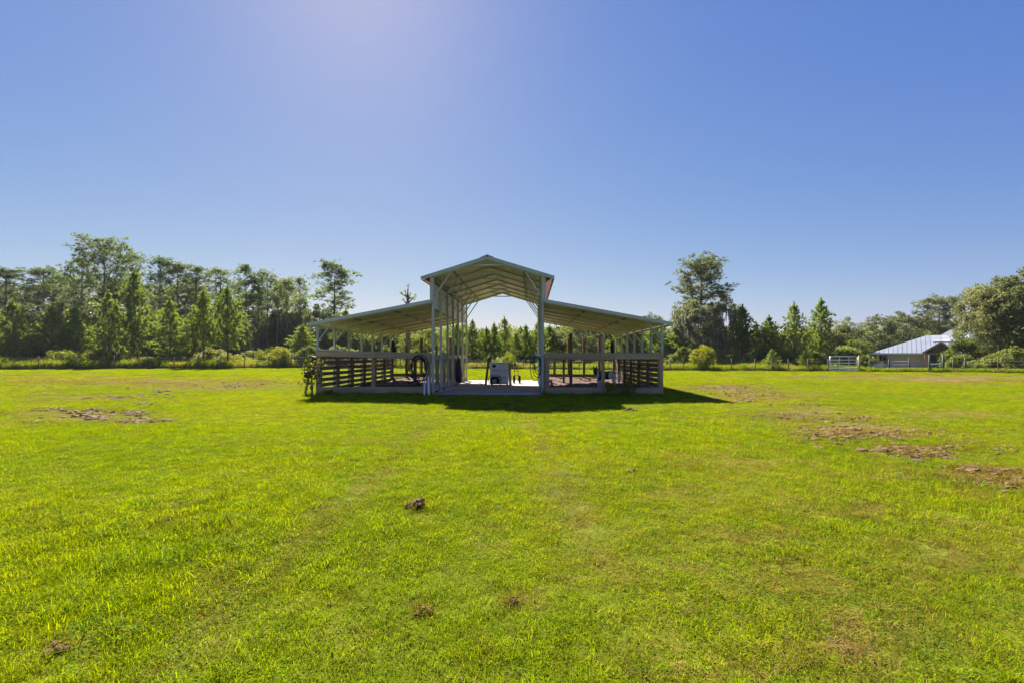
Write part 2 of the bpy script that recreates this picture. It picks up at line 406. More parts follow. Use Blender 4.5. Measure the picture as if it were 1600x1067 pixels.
def leafcards(rng, c, s0, s1, flat=0.0, aspect=.55):
    n = len(c)
    nr = rng.normal(size=(n, 3)); nr[:, 2] += flat * 3; nr /= np.linalg.norm(nr, axis=1)[:, None]
    t = rng.normal(size=(n, 3)); u = np.cross(nr, t); u /= np.linalg.norm(u, axis=1)[:, None] + 1e-9; v = np.cross(nr, u)
    s = rng.uniform(s0, s1, n)[:, None]
    V = np.stack([c - u * s, c + v * s * aspect + nr * s * .12, c + u * s, c - v * s * aspect + nr * s * .12], 1).reshape(-1, 3)
    k = np.arange(n)[:, None] * 4
    return V, np.concatenate([k + np.array([[0, 1, 2]]), k + np.array([[0, 2, 3]])])

rng = np.random.default_rng(7)
def bm_(name, VF): return mesh_np(name, *VF)
lawn = [(bm_('blade_patch', blades(rng, 95, .15, .02, .052, .0036, 1.1)), M['grass']),
        (bm_('blade_patch', blades(rng, 90, .15, .025, .066, .0038, .9)), M['grass']),
        (bm_('blade_patch', blades(rng, 80, .14, .018, .045, .0048, 1.4)), M['grass']),
        (bm_('dry_patch', blades(rng, 75, .15, .015, .045, .0032, 1.9)), M['grass_dry']),
        (bm_('leaf_patch', weed_leaves(rng, 60, .14, .005, .012)), M['weed']),
        (bm_('tall_blades', blades(rng, 26, .09, .05, .13, .0048, .9, .9)), M['weed']),
        (bm_('wide_patch', blades(rng, 150, .42, .04, .10, .013, .9)), M['grass']),
        (bm_('wide_patch', blades(rng, 150, .42, .03, .075, .015, 1.1)), M['grass']),
        (bm_('wide_dry_patch', blades(rng, 110, .42, .02, .06, .013, 1.6)), M['grass_dry'])]
def lawn_points(n, d0, d1, pw):
    u = rng.uniform(0, 1, n); d = (d0 ** pw + u * (d1 ** pw - d0 ** pw)) ** (1 / pw)
    x = rng.uniform(-1, 1, n) * (1.16 * d + 1.2)
    return x, d
def clumpn(x, y, s):
    return np.sin(x * s + 1.7 * np.sin(y * s * .6)) * np.sin(y * s * 1.1 + 1.3 * np.sin(x * s * .7 + 2))
parts = []
for n, d0, d1, pw, far in ((17000, 1.2, 9, 1.3, 0), (30000, 9, 27, 1.3, 0), (15000, 24, 58, 1.5, 1)):
    x, d = lawn_points(n, d0, d1, pw)
    lx, ly = barn_local(x, d)
    keep = ~((np.abs(lx) < 6.05) & (ly > -.12) & (ly < LEN + .1))
    x, d = x[keep], d[keep]; n = len(x)
    dr = dryness(x, d); q = rng.uniform(0, 1, n)
    right = smooth(-2, 5, x / np.maximum(d, 3) * 8) * (.10 + .14 * smooth(12, 4, d))
    if far:
        k = np.where(rng.uniform(0, 1, n) < .5, 6, 7); k = np.where(q < dr * .95 + right + .10, 8, k)
        keep = rng.uniform(0, 1, n) > dr * .35
    else:
        k = rng.choice([0, 1, 2], n, p=[.4, .3, .3])
        k = np.where(q > .82, 4, k); k = np.where(q > .972, 5, k)
        k = np.where(q < dr * .95 + .08 + right + .05 * clumpn(x, d, 2.3), 3, k)
        keep = rng.uniform(0, 1, n) > dr * .4
    s = rng.uniform(.65, 1.15, n) * (1 + .18 * clumpn(x, d, 1.1))
    if not far: s = s * (1 + .012 * d)
    rot = np.stack([rng.normal(0, .08, n), rng.normal(0, .08, n), rng.uniform(0, 6.28, n)], 1)
    zs = s * (1 - .45 * dr) * rng.uniform(.6, 1.0, n) * (1 + .25 * clumpn(x + 5, d, .55))
    parts.append((np.stack([x, d, gz(x, d)], 1)[keep], rot[keep], np.stack([s, s, zs], 1)[keep], k[keep]))
n = 420; lx = rng.uniform(-6.2, 6.2, n); ly = -.16 - np.abs(rng.normal(0, .12, n))      # uncut tufts along the foot of the barn
e = rng.uniform(0, 1, n) < .3; lx = np.where(e, np.sign(lx) * (6.12 + np.abs(rng.normal(0, .12, n))), lx); ly = np.where(e, rng.uniform(-.1, LEN, n), ly)
keep = np.abs(lx) > 1.8; lx, ly = lx[keep], ly[keep]; n = len(lx); cc, ss = math.cos(BARN_R), math.sin(BARN_R)
x, d = BARN_O[0] + lx * cc - ly * ss, BARN_O[1] + lx * ss + ly * cc; sc_ = rng.uniform(.9, 1.7, n)
parts.append((np.stack([x, d, gz(x, d)], 1), np.stack([rng.normal(0, .1, n), rng.normal(0, .1, n), rng.uniform(0, 6.28, n)], 1), np.stack([sc_, sc_, sc_ * rng.uniform(.8, 1.5, n)], 1), rng.choice([1, 5, 5, 3], n)))
scatter('lawn_grass', *[np.concatenate([p[j] for p in parts]) for j in range(4)], lawn,
        'short bright green grass growing over the whole field in front of the woods')

# ---------------------------------------------------------------- soil clods and dirt heaps
def lump(rng, c, r, flat=.6):
    ph = (1 + 5 ** .5) / 2
    v = np.array([(-1, ph, 0), (1, ph, 0), (-1, -ph, 0), (1, -ph, 0), (0, -1, ph), (0, 1, ph), (0, -1, -ph), (0, 1, -ph), (ph, 0, -1), (ph, 0, 1), (-ph, 0, -1), (-ph, 0, 1)]) / 1.9
    f = np.array([(0, 11, 5), (0, 5, 1), (0, 1, 7), (0, 7, 10), (0, 10, 11), (1, 5, 9), (5, 11, 4), (11, 10, 2), (10, 7, 6), (7, 1, 8), (3, 9, 4), (3, 4, 2), (3, 2, 6), (3, 6, 8), (3, 8, 9), (4, 9, 5), (2, 4, 11), (6, 2, 10), (8, 6, 7), (9, 8, 1)])
    v = v * rng.uniform(.6, 1.35, (12, 1)) * r * np.array([rng.uniform(.8, 1.4), rng.uniform(.8, 1.4), flat])
    a = rng.uniform(0, 6.28); c_, s_ = math.cos(a), math.sin(a)
    v = v @ np.array([[c_, s_, 0], [-s_, c_, 0], [0, 0, 1]])
    return v + np.asarray(c), f
def clods(name, rng, cs, rs, flat=.6):
    Vs, Fs, b = [], [], 0
    for c, r in zip(cs, rs):
        v, f = lump(rng, c, r, flat); Vs.append(v); Fs.append(f + b); b += 12
    return mesh_np(name, np.concatenate(Vs), np.concatenate(Fs))
def soil_band(name, spots, label):
    cs, rs = [], []
    for px, py, rx, ry, n, sz in spots:
        for _ in range(n):
            qx, qy = px + np.clip(rng.standard_t(3) * rx * .5, -2.5 * rx, 2.5 * rx), max(py + np.clip(rng.standard_t(3) * ry * .5, -3 * ry, 3 * ry), 580)
            x, y = G(qx, qy); r = sz * .95 * (.2 + .8 * rng.uniform(0, 1) ** 2.4)
            cs.append((x, y, gzf(x, y) + r * .02)); rs.append(r)
    me = clods(name, rng, cs, rs, .55); o = tag(link(name, me, M['soil']), label, None, None, 'stuff')
    C_ = np.array(cs); n = len(C_) * 4; q = C_[rng.integers(0, len(C_), n)]; V, Fc = blades(rng, n, .001, .02, .055, .006, 1.9)
    off = np.repeat(q + np.stack([rng.normal(0, .09, n), rng.normal(0, .09, n), rng.uniform(0, .03, n)], 1), 5, 0)
    tag(link('dry_thatch', mesh_np('dry_thatch', V + off, Fc), M['grass_dry'], o), kind='stuff')
soil_band('rooted_soil', [(75, 641, 40, 3, 70, .09), (150, 645, 30, 4, 80, .10), (210, 645, 25, 4, 60, .10), (150, 653, 20, 3, 90, .11), (205, 661, 22, 3, 80, .10), (235, 660, 15, 3, 50, .10),
                          (60, 660, 30, 3, 40, .08), (260, 611, 18, 3, 50, .12), (180, 622, 30, 3, 60, .10), (215, 620, 30, 3, 40, .1), (365, 602, 40, 2.5, 80, .12), (300, 600, 60, 4, 70, .1), (30, 607, 40, 4, 60, .1), (70, 611, 40, 4, 40, .1),
                          (225, 632, 30, 3, 40, .09), (120, 595, 150, 5, 90, .1), (430, 598, 40, 2, 40, .1)],
          'patches of turned up brown soil and thatch in the grass on the left of the barn')
soil_band('rooted_soil', [(1130, 605, 60, 4, 130, .10), (1175, 622, 40, 7, 140, .09), (1160, 612, 60, 5, 100, .09), (1260, 633, 20, 3, 40, .08), (1330, 656, 50, 4, 140, .075), (1320, 676, 60, 7, 300, .08), (1410, 680, 60, 7, 160, .075),
                          (1405, 701, 25, 4, 170, .085), (1440, 709, 22, 3, 130, .085), (1470, 698, 25, 3, 70, .07), (1515, 731, 18, 3, 120, .075), (1560, 733, 20, 3, 70, .07), (1520, 690, 40, 6, 60, .06), (1560, 700, 40, 6, 60, .06),
                          (1220, 650, 70, 6, 90, .06), (1500, 750, 60, 8, 90, .055), (1580, 750, 40, 10, 110, .06), (1250, 668, 60, 6, 60, .05), (1440, 740, 60, 8, 50, .05)],
          'long trail of turned up brown soil and thatch across the grass on the right of the barn')
def heap(px, py, rad, hgt, label, n=26, lobes=None):
    x, y = G(px, py)
    t = thing('dirt_clump', label, 'dirt clump', (x, y, gzf(x, y)), 0, 'loose clumps of dirt on the lawn')
    cs, rs = [], []
    for _ in range(n):
        a = rng.uniform(0, 6.28); q = rad * math.sqrt(rng.uniform(0, 1))
        if lobes:
            e = rng.normal(0, 1, 3); e /= np.linalg.norm(e); c_ = lobes[int(rng.integers(len(lobes)))]; u_ = c_[3] * rng.uniform(.5, 1)
            cs.append((c_[0] + e[0] * u_, c_[1] + e[1] * u_ * .8, c_[2] + abs(e[2]) * u_ * .85)); rs.append(c_[3] * rng.uniform(.2, .42)); continue
        cs.append((q * math.cos(a), q * math.sin(a) * .7, hgt * (1 - q / rad) * rng.uniform(.2, .9))); rs.append(rad * rng.uniform(.13, .3) * (1 if hgt > .02 else .35))
    tag(link('soil', clods('soil', rng, cs, rs, .75), M['soil'], t), kind='stuff')
    v, f = blades(rng, 90, rad * 1.1, .02, .055, .0035, 1.9)
    if cs: v = v + np.repeat(np.array(cs)[rng.integers(0, len(cs), 90)] * np.array([0, 0, 1]), 5, 0)
    tag(link('thatch', mesh_np('thatch', v, f), M['grass_dry'], t), kind='stuff')
heap(648, 796, .10, .13, 'dark brown dirt clump alone in the middle of the near lawn, largest of the clumps', 90, [(-.05, .0, .012, .042), (.035, .01, .025, .058)])
heap(255, 820, .05, .04, 'small brown dirt clump in the near lawn on the left, in bright green grass')
heap(988, 738, .07, .05, 'small brown dirt clump on the lawn in front of the right stall')
heap(802, 946, .05, .04, 'flat dry brown clump on the lawn near the bottom, right of the middle')
heap(662, 960, .05, .04, 'dry brown clump near the bottom of the lawn, straight below the largest clump')
heap(88, 1016, .06, .04, 'crumbly brown clump in the lower left corner of the lawn')
heap(1325, 1015, .10, .006, 'wide low patch of bare dug earth in the lower right of the lawn', 46)
heap(985, 641, .16, .1, 'low dirt clump at the edge of the barn shadow on the right')

# ---------------------------------------------------------------- barn
barn = thing('barn', 'open sided pale metal barn with a tall gabled centre aisle and two lower side roofs', 'barn', (BARN_O[0], BARN_O[1], 0), BARN_R)
HC, HL, ZR, ZE, OE = 1.905, 5.98, 4.74, 4.04, 2.27        # half widths, ridge top, eave top, eave half width
ZLI, ZLO, OL = 3.25, 2.45, 6.28
def zc(x): return ZR - (ZR - ZE) * abs(x) / OE
def zl(x): return ZLI - (ZLI - ZLO) * (abs(x) - HC) / (OL - HC)
FR = [i * BAY for i in range(7)]
P0 = MB().box((0, 0, 0), (.075, .075, 1.0), bev=.012)
def post(name, x, y, z1, m, wd=.075, z0=-.05, parent=barn):
    MB().box((x, y, (z0 + z1) / 2), (wd, wd, z1 - z0), bev=wd * .14).build(name, m, parent)
for s in (-1, 1):
    for y in FR:
        post('post', s * HC, y, zc(HC) - .10, M['steel'], .085)
        post('post', s * HL, y, zl(HL) - .09, M['steel'], .075)
        # knee braces
        MB().beam((s * (HC - .03), y + .05, zc(HC) - .78), (s * (HC - .62), y + .05, zc(HC - .62) - .10), .045, .045).build('brace', M['steel'], barn)
        MB().beam((s * (HL - .03), y + .045, zl(HL) - .62), (s * (HL - .5), y + .045, zl(HL - .5) - .1), .04, .04).build('brace', M['steel'], barn)
        MB().beam((s * HC, y, zc(HC) - .075), (0, y, ZR - .075), .06, .065).build('rafter', M['steel'], barn)
        MB().beam((s * (HC + .045), y, zl(HC + .045) - .075), (s * (HL + .1), y, zl(HL + .1) - .075), .055, .06).build('rafter', M['steel'], barn)
    # eave beams along the length
    MB().box((s * HC, LEN / 2, zc(HC) - .145), (.06, LEN - .1, .05)).build('eave_beam', M['steel'], barn)
for y in FR:
    MB().beam((-.45, y + .06, zc(.45) - .115), (.45, y + .06, zc(.45) - .115), .04, .045).build('collar_tie', M['galv'], barn)
# roof sheets: ribbed, running along the length
def sheet(x0, z0, x1, z1, y0, y1, name, m, ribs=4, t=.012):
    d = Vector((x1 - x0, 0, z1 - z0)); L = d.length; d.normalize(); nrm = Vector((-d.z, 0, d.x))
    if nrm.z < 0: nrm = -nrm
    prof = []
    for k in range(ribs):
        a, b = k / ribs, (k + 1) / ribs; g = (b - a)
        for u, h in ((a, 0), (a + g * .62, 0), (a + g * .7, .02), (a + g * .86, .02), (a + g * .94, 0)): prof.append((u, h))
    prof.append((1, 0))
    top = [Vector((x0, 0, z0)) + d * (L * u) + nrm * h for u, h in prof]
    bot = [p - nrm * t for p in top]
    vs, fs = [], []
    n = len(prof)
    for yy in (y0, y1): vs += [(p.x, yy, p.z) for p in top] + [(p.x, yy, p.z) for p in bot]
    for k in range(n - 1):
        fs += [(k, k + 1, 2 * n + k + 1, 2 * n + k), (n + k + 1, n + k, 3 * n + k, 3 * n + k + 1), (k + 1, k, n + k, n + k + 1), (2 * n + k, 2 * n + k + 1, 3 * n + k + 1, 3 * n + k)]
    fs += [(0, 2 * n, 3 * n, n), (n - 1, 2 * n - 1, 4 * n - 1, 3 * n - 1)]
    b = MB(); b.add(vs, fs); return b.build(name, m, barn)
Y0, Y1 = -.16, LEN + .16
for s in (-1, 1):
    for k in range(3):
        a, b = k / 3, (k + 1) / 3
        sheet(s * OE * a, zc(OE * a) - .004 * (2 - k), s * OE * b, zc(OE * b) - .004 * (2 - k), Y0, Y1, 'roof_panel', M['roof_in'])
    for k in range(5):
        xa, xb = HC + .05 + (OL - HC - .05) * k / 5, HC + .05 + (OL - HC - .05) * (k + 1) / 5
        sheet(s * xa, zl(xa) - .004 * (4 - k), s * xb, zl(xb) - .004 * (4 - k), Y0, Y1, 'roof_panel', M['roof_in'])
    # purlins under the sheets
    for fx in (.55,):
        for i in range(6):
            x = OE * fx; y0 = FR[i] + .04
            MB().box((s * x, y0 + BAY / 2 - .04, zc(x) - .042), (.09, BAY - .09, .04), (0, s * math.atan((ZR - ZE) / OE), 0)).build('purlin', M['purlin'], barn)
    for fx in (.34, .68):
        for i in range(6):
            x = HC + (OL - HC) * fx; y0 = FR[i] + .04
            MB().box((s * x, y0 + BAY / 2 - .04, zl(x) - .042), (.09, BAY - .5, .04), (0, s * math.atan((ZLI - ZLO) / (OL - HC)), 0)).build('purlin', M['purlin'], barn)
    # trims on the front and back edges
    for yy in (Y0 - .02, Y1 + .02):
        MB().beam((s * .01, yy, ZR - .045), (s * (OE + .02), yy, ZE - .045), .035, .12).build('roof_trim', M['steel'], barn)
        MB().beam((s * (HC + .06), yy, ZLI - .04), (s * (OL + .02), yy, ZLO - .04), .035, .11).build('roof_trim', M['steel'], barn)
    MB().beam((s * (OE + .02), Y0, ZE - .05), (s * (OE + .02), Y1, ZE - .05), .02, .10).build('eave_trim', M['steel'], barn)
    MB().beam((s * (OL + .02), Y0, ZLO - .045), (s * (OL + .02), Y1, ZLO - .045), .02, .09).build('eave_trim', M['steel'], barn)
    # red soffit under the eave overhang
    b = MB(); x0, x1 = HC + .07, OE + .005
    b.add([(s * x0, Y0 + .01, ZE - .20), (s * x1, Y0 + .01, ZE - .03), (s * x1, Y1 - .01, ZE - .03), (s * x0, Y1 - .01, ZE - .20),
           (s * x0, Y0 + .01, ZE - .21), (s * x1, Y0 + .01, ZE - .04), (s * x1, Y1 - .01, ZE - .04), (s * x0, Y1 - .01, ZE - .21)],
          [(0, 1, 2, 3), (7, 6, 5, 4), (0, 4, 5, 1), (1, 5, 6, 2), (2, 6, 7, 3), (3, 7, 4, 0)])
    b.build('soffit', M['red_sheet'], barn)
    # upper side wall between the two roofs: three ribbed sheets, white inside and red outside
    for k in range(3):
        z0 = 3.02 + k * .30; z1 = z0 + .295; b = MB(); x = s * (HC + .052)
        zz = [z0, z0 + .10, z0 + .115, z0 + .18, z0 + .195, z1]; off = [0, 0, .014, .014, 0, 0]
        for side, mi in ((0, 0), (.006, 1)):
            vs = [(x + s * (o_ + side), yy, z_) for yy in (0.02, LEN - .02) for z_, o_ in zip(zz, off)]
            b.add(vs, [(q, q + 1, q + 7, q + 6) for q in range(5)], mi)
        b.build('wall_panel', [M['white_sheet'], M['red_sheet']], barn)
    # corner trim on the front posts
    MB().box((s * (HC + .03), -.075, 3.62), (.13, .03, .92)).build('corner_trim', M['steel'], barn)
MB().beam((-.16, LEN / 2, 4.74), (-.16, LEN / 2, 4.74), .01, .01) 
b = MB(); b.prism([(-.24, ZR - .055), (0, ZR + .02), (.24, ZR - .055), (.22, ZR - .03), (0, ZR + .055), (-.22, ZR - .03)], Y0 - .05, Y1 + .05); b.build('ridge_cap', M['purlin'], barn)

# concrete aisle floor and stall floors
def local_obj(o):
    o.location = (BARN_O[0], BARN_O[1], 0); o.rotation_euler = (0, 0, BARN_R); return o
b = MB()
for k in range(3):
    y0 = -.12 + k * 3.16
    b.box((0, y0 + 1.57, -.04), (HC * 2 - .12, 3.14, .20), bev=.01)
tag(local_obj(b.build('concrete_floor', M['concrete'])), kind='structure')
for s in (-1, 1):
    nxx, nyy = 30, 54
    gx = np.linspace(HC + .0, HL - .02, nxx); gy = np.linspace(.03, LEN - .05, nyy); XX, YY = np.meshgrid(gx, gy)
    ZZ = .05 + .05 * np.abs(rng.normal(0, .5, XX.shape)) + .14 * smooth(5, LEN, YY) * (1 + .4 * np.sin(XX * 2.1 + s)) + .04 * np.sin(XX * 3) * np.sin(YY * 2.2)
    ii = (np.arange(nyy - 1)[:, None] * nxx + np.arange(nxx - 1)[None]).ravel()
    me = mesh_np('stall_floor', np.stack([XX.ravel() * s, YY.ravel(), ZZ.ravel()], 1), np.stack([ii, ii + 1, ii + nxx + 1, ii + nxx], 1), True)
    tag(local_obj(link('stall_floor', me, M['stall_dirt'])), kind='structure')

# wooden stalls
def wire_panel(mb, p, q, z0, z1, sx=.16, sz=.13, r=.0035):
    p = Vector(p); q = Vector(q); L = (q - p).length; d = (q - p) / L
    n = max(2, int(L / sx))
    for k in range(n + 1):
        c = p + d * (L * k / n); mb.tube([c + Vector((0, 0, z0)), c + Vector((0, 0, z1))], r, 3, caps=False)
    n = max(2, int((z1 - z0) / sz))
    for k in range(n + 1):
        z = z0 + (z1 - z0) * (k / n) ** 1.15; mb.tube([p + Vector((0, 0, z)), q + Vector((0, 0, z))], r, 3, caps=False)
def plank(p, q, th, ht, name, m, parent, jit=.012):
    p = Vector(p) + Vector((0, 0, rng.normal(0, jit))); q = Vector(q) + Vector((0, 0, rng.normal(0, jit)))
    return MB().beam(p, q, th, ht * rng.uniform(.93, 1.05)).build(name, m, parent)
for s in (-1, 1):
    st = thing('stall', 'left wooden stall under the lower roof with the black coil on its rail' if s < 0 else 'right wooden stall under the lower roof with the pony inside', 'stall', (BARN_O[0], BARN_O[1], 0), BARN_R)
    rise = .09 if s < 0 else .0
    xi, xo = s * (HC + .13), s * (HL - .06)
    yf = -.03
    # front: posts, rail of two planks, bottom boards, wire
    post('wooden_post', xo, yf + .02, 1.42 + rise, M['wood'], .17, -.05, st)
    post('wooden_post', xi + s * .02, yf + .02, 1.44, M['wood'], .16, -.05, st)
    xm = s * 4.02 if s < 0 else s * 3.98
    post('wooden_post', xm, yf + .1, 1.22 if s < 0 else 1.98, M['wood'], .12, -.05, st)
    xk = s * 3.9
    plank((xi - s * .06, yf - .09, 1.32), (xk, yf - .09, 1.31 + rise * .5), .04, .18, 'top_rail', M['wood_x'], st, .004)
    plank((xk + s * .006, yf - .09, 1.315 + rise * .5), (xo + s * .08, yf - .09, 1.32 + rise), .04, .18, 'top_rail', M['wood_x'], st, .004)
    plank((xi + s * .06, yf + .0, 1.425), (xo, yf + .0, 1.425 + rise), .14, .035, 'cap_rail', M['wood_x'], st, .003)
    plank((xi - s * .06, yf - .085, .16), (xk, yf - .085, .16), .04, .22, 'bottom_board', M['wood_x'], st, .006)
    plank((xk + s * .006, yf - .085, .15), (xo + s * .06, yf - .085, .15), .04, .23, 'bottom_board', M['wood_x'], st, .006)
    w_ = MB(); wire_panel(w_, (xi, yf - .03, 0), (xm, yf - .03, 0), .25, 1.25); w_.build('wire_panel', M['wire'], st)
    w_ = MB(); wire_panel(w_, (xm, yf - .03, 0), (xo, yf - .03, 0), .25, 1.25); w_.build('wire_panel', M['wire'], st)
    # outer slatted wall
    segs = [(.08, 3.05), (3.056, 6.1), (6.106, LEN - .05)]
    for (a, b2) in segs:
        for k in range(7):
            if s < 0 and k == 0 and a > 3: pass
            z = .13 + k * .178 + (rise if s < 0 else 0) * (k / 6)
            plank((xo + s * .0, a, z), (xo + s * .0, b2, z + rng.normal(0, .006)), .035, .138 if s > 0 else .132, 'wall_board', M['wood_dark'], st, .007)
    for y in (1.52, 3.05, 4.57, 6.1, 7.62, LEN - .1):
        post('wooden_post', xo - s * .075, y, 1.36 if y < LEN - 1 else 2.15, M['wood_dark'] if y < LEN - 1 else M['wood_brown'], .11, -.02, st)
    # aisle side: posts, rail, sill and wire
    for y in (1.62, 3.15, 4.67, 6.2, 7.72, LEN - .02):
        post('wooden_post', xi + s * .03, y, 1.36, M['wood_brown'] if y > 6 else M['wood'], .13, -.02, st)
    for (a, b2) in ((.12, 4.6), (4.606, LEN + .05)):
        plank((xi - s * .065, a, 1.30), (xi - s * .065, b2, 1.30), .04, .17, 'aisle_rail', M['wood_pale'], st, .004)
        plank((xi - s * .065, a, .16), (xi - s * .065, b2, .16), .045, .2, 'sill_board', M['wood_pale'] if s < 0 else M['wood'], st, .004)
    w_ = MB(); wire_panel(w_, (xi, .15, 0), (xi, LEN, 0), .25, 1.22, .2); w_.build('wire_panel', M['wire'], st)
    # back: low boards, posts, wire
    for k in range(2):
        plank((xi, LEN + .04, .14 + k * .19), (xo, LEN + .04, .14 + k * .19), .035, .17, 'back_board', M['wood_brown'], st)
    plank((xi, LEN + .04, 1.30), (xo, LEN + .04, 1.30), .035, .14, 'back_rail', M['wood_brown'], st)
    for x in (2.75, 3.5, 4.3, 5.1):
        post('wooden_post', s * x, LEN - .04, (2.3 if x in (2.75, 4.3) else 1.9) if s < 0 else (2.25 if x > 3.2 else 1.4), M['wood_brown'], .13, -.02, st)
    w_ = MB(); wire_panel(w_, (xi, LEN, 0), (xo, LEN, 0), .35, 1.25, .18); w_.build('wire_panel', M['wire'], st)
    if s > 0:
        post('wooden_post', 3.25, 4.6, 2.3, M['wood_brown'], .13, -.02, st)
        post('wooden_post', 3.05, 6.3, 1.9, M['wood_brown'], .10, -.02, st)
    else:
        post('wooden_post', -3.6, 4.6, 1.4, M['wood_brown'], .13, -.02, st)

# ---------------------------------------------------------------- things about the barn
def bl(x, y, z=0):
    c, s = math.cos(BARN_R), math.sin(BARN_R)
    return Vector((BARN_O[0] + x * c - y * s, BARN_O[1] + x * s + y * c, z))
# black coil over the left rail
t = thing('rubber_hose', 'black hose hanging in a big loose coil on the left front rail', 'hose', bl(-2.32, -.19, .8), BARN_R)
for k in range(7):
    b = MB(); pts = []
    ox, oz = rng.normal(0, .035), rng.normal(0, .05)
    for q in range(28):
        a_ = 2 * math.pi * q / 28
        rx, rz = .22 + .012 * k, .40 + .05 * math.sin(k * 2)
        pts.append((ox + rx * math.sin(a_) * (1 + .12 * math.cos(a_)), -.03 - .016 * k, oz + .10 + rz * math.cos(a_)))
    b.tube(pts, .013, 6, closed=True); b.build('coil_loop', M['black'], t)
b = MB(); b.tube([(-.2, -.1, -.22), (-.3, -.12, -.16), (-.40, -.1, -.10), (-.43, -.1, .0), (-.38, -.1, .05)], .03, 6); b.tube([(.0, -.12, -.3), (-.14, -.13, -.3), (-.3, -.12, -.36), (-.38, -.12, -.40)], .022, 6); b.build('hose_end', M['black'], t)
# leaning boards and poles by the left front post
def leaner(x, y, dx, dy, h, wd, th, m, label, cat='board', name='leaning_board'):
    o = MB().beam((0, 0, 0), (dx, dy, h), wd, th, up=(0, 1, 0)).build(name, m)
    o.location = bl(x, y, gzf(*bl(x, y)[:2])); o.rotation_euler = (0, 0, BARN_R); tag(o, label, cat)
leaner(-2.13, -.36, -.03, .14, .62, .05, .03, M['white'], 'thin white board leaning on the left front post, nearer the black coil')
leaner(-1.98, -.34, -.05, .14, .66, .05, .03, M['white'], 'thin white board leaning on the left front post, nearer the concrete')
o = MB().beam((-.16, 0, .0), (-.02, .0, .52), .045, .03, up=(0, 1, 0)).beam((.14, 0, 0), (-.0, .01, .50), .045, .03, up=(0, 1, 0)).beam((-.1, -.03, .2), (.09, -.03, .2), .02, .04).build('trestle', M['wood_pale'])
o.location = bl(-1.45, .5, .06); o.rotation_euler = (0, 0, BARN_R - .5); tag(o, 'small pale wooden trestle standing on the concrete inside the left aisle edge', 'trestle')
o = MB().beam((0, 0, .03), (.35, 1.7, .09), .15, .035).build('loose_board', M['wood_pale']); o.location = bl(-1.72, .35, .06); o.rotation_euler = (0, 0, BARN_R); tag(o, 'pale board lying along the left edge of the concrete aisle', 'board')
# green hose on the right front post
t = thing('garden_hose', 'green garden hose hanging in loops from a white bracket inside the right aisle post', 'hose', bl(HC - .13, 1.0, 1.32), BARN_R)
MB().box((0, .0, .06), (.26, .05, .06)).box((-.1, 0, .13), (.04, .05, .12)).build('bracket', M['white'], t)
for k in range(5):
    pts = []
    for q in range(24):
        a_ = 2 * math.pi * q / 24; rz = .2 + .06 * k
        pts.append((-.06 + .02 * k * math.sin(k) + (.09 + .02 * k) * math.sin(a_), -.02 * k, -.0 - rz + rz * math.cos(a_)))
    MB().tube(pts, .014, 5, closed=True).build('hose_loop', M['green_hose'], t)
t = thing('rope_loop', 'yellow green rope loop hung above the rail just inside the right stall', 'rope', bl(2.35, .8, 1.75), BARN_R)
MB().ring((0, 0, 0), .14, .018, 'y', 18, 5).build('loop', M['yellow'], t)
MB().beam((0, .0, .14), (0, 0, .95), .01, .01).build('cord', M['wire'], t)
# white cabinet with wooden sides
t = thing('cabinet', 'white metal cabinet of three panels standing on the concrete aisle between wooden uprights', 'cabinet', bl(.10, 4.75, .06), BARN_R)
MB().box((0, .3, .5), (.80, .55, .92), bev=.02).build('body', M['grey'], t)
for k in range(3): MB().box((0, .012, .20 + k * .305), (.80, .03, .262), bev=.006).build('front_panel', M['cabinet'], t)
MB().box((0, .3, .975), (.9, .62, .03)).build('top', M['grey'], t)
MB().box((-.22, -.012, .84), (.15, .012, .11)).build('badge', M['black'], t)
for x in (-.35, .35): MB().box((x, .3, .02), (.06, .5, .04)).build('foot', M['black'], t)
MB().beam((-.6, .08, .0), (-.46, .16, 1.2), .10, .05, up=(0, 1, 0)).build('upright', M['wood_brown'], t)
MB().beam((-.42, .25, 1.0), (-.40, .3, 1.32), .05, .05, up=(0, 1, 0)).build('upright', M['wood_brown'], t)
MB().beam((.50, .1, .0), (.44, .12, .98), .12, .05, up=(0, 1, 0)).build('upright', M['wood'], t)
# pump engine in front
t = thing('engine', 'small black engine with grey round cover in front of the white cabinet', 'engine', bl(-.06, 4.3, .06), BARN_R)
MB().tube([(-.2, 0, .2), (.2, 0, .2)], .13, 10).build('tank', M['black'], t)
MB().tube([(0, -.16, .2), (0, -.02, .2)], .10, 12).build('round_cover', M['grey'], t)
MB().box((0, .02, .33), (.34, .22, .10), bev=.03).build('housing', M['black'], t)
for s in (-1, 1): MB().tube([(s * .24, -.2, .03), (s * .26, -.14, .02), (s * .24, .18, .02)], .018, 6).build('skid', M['black'], t)
MB().tube([(-.24, .0, .03), (-.27, .0, .36), (-.2, 0, .43), (.2, 0, .43), (.27, 0, .36), (.24, 0, .03)], .016, 6).build('frame', M['black'], t)
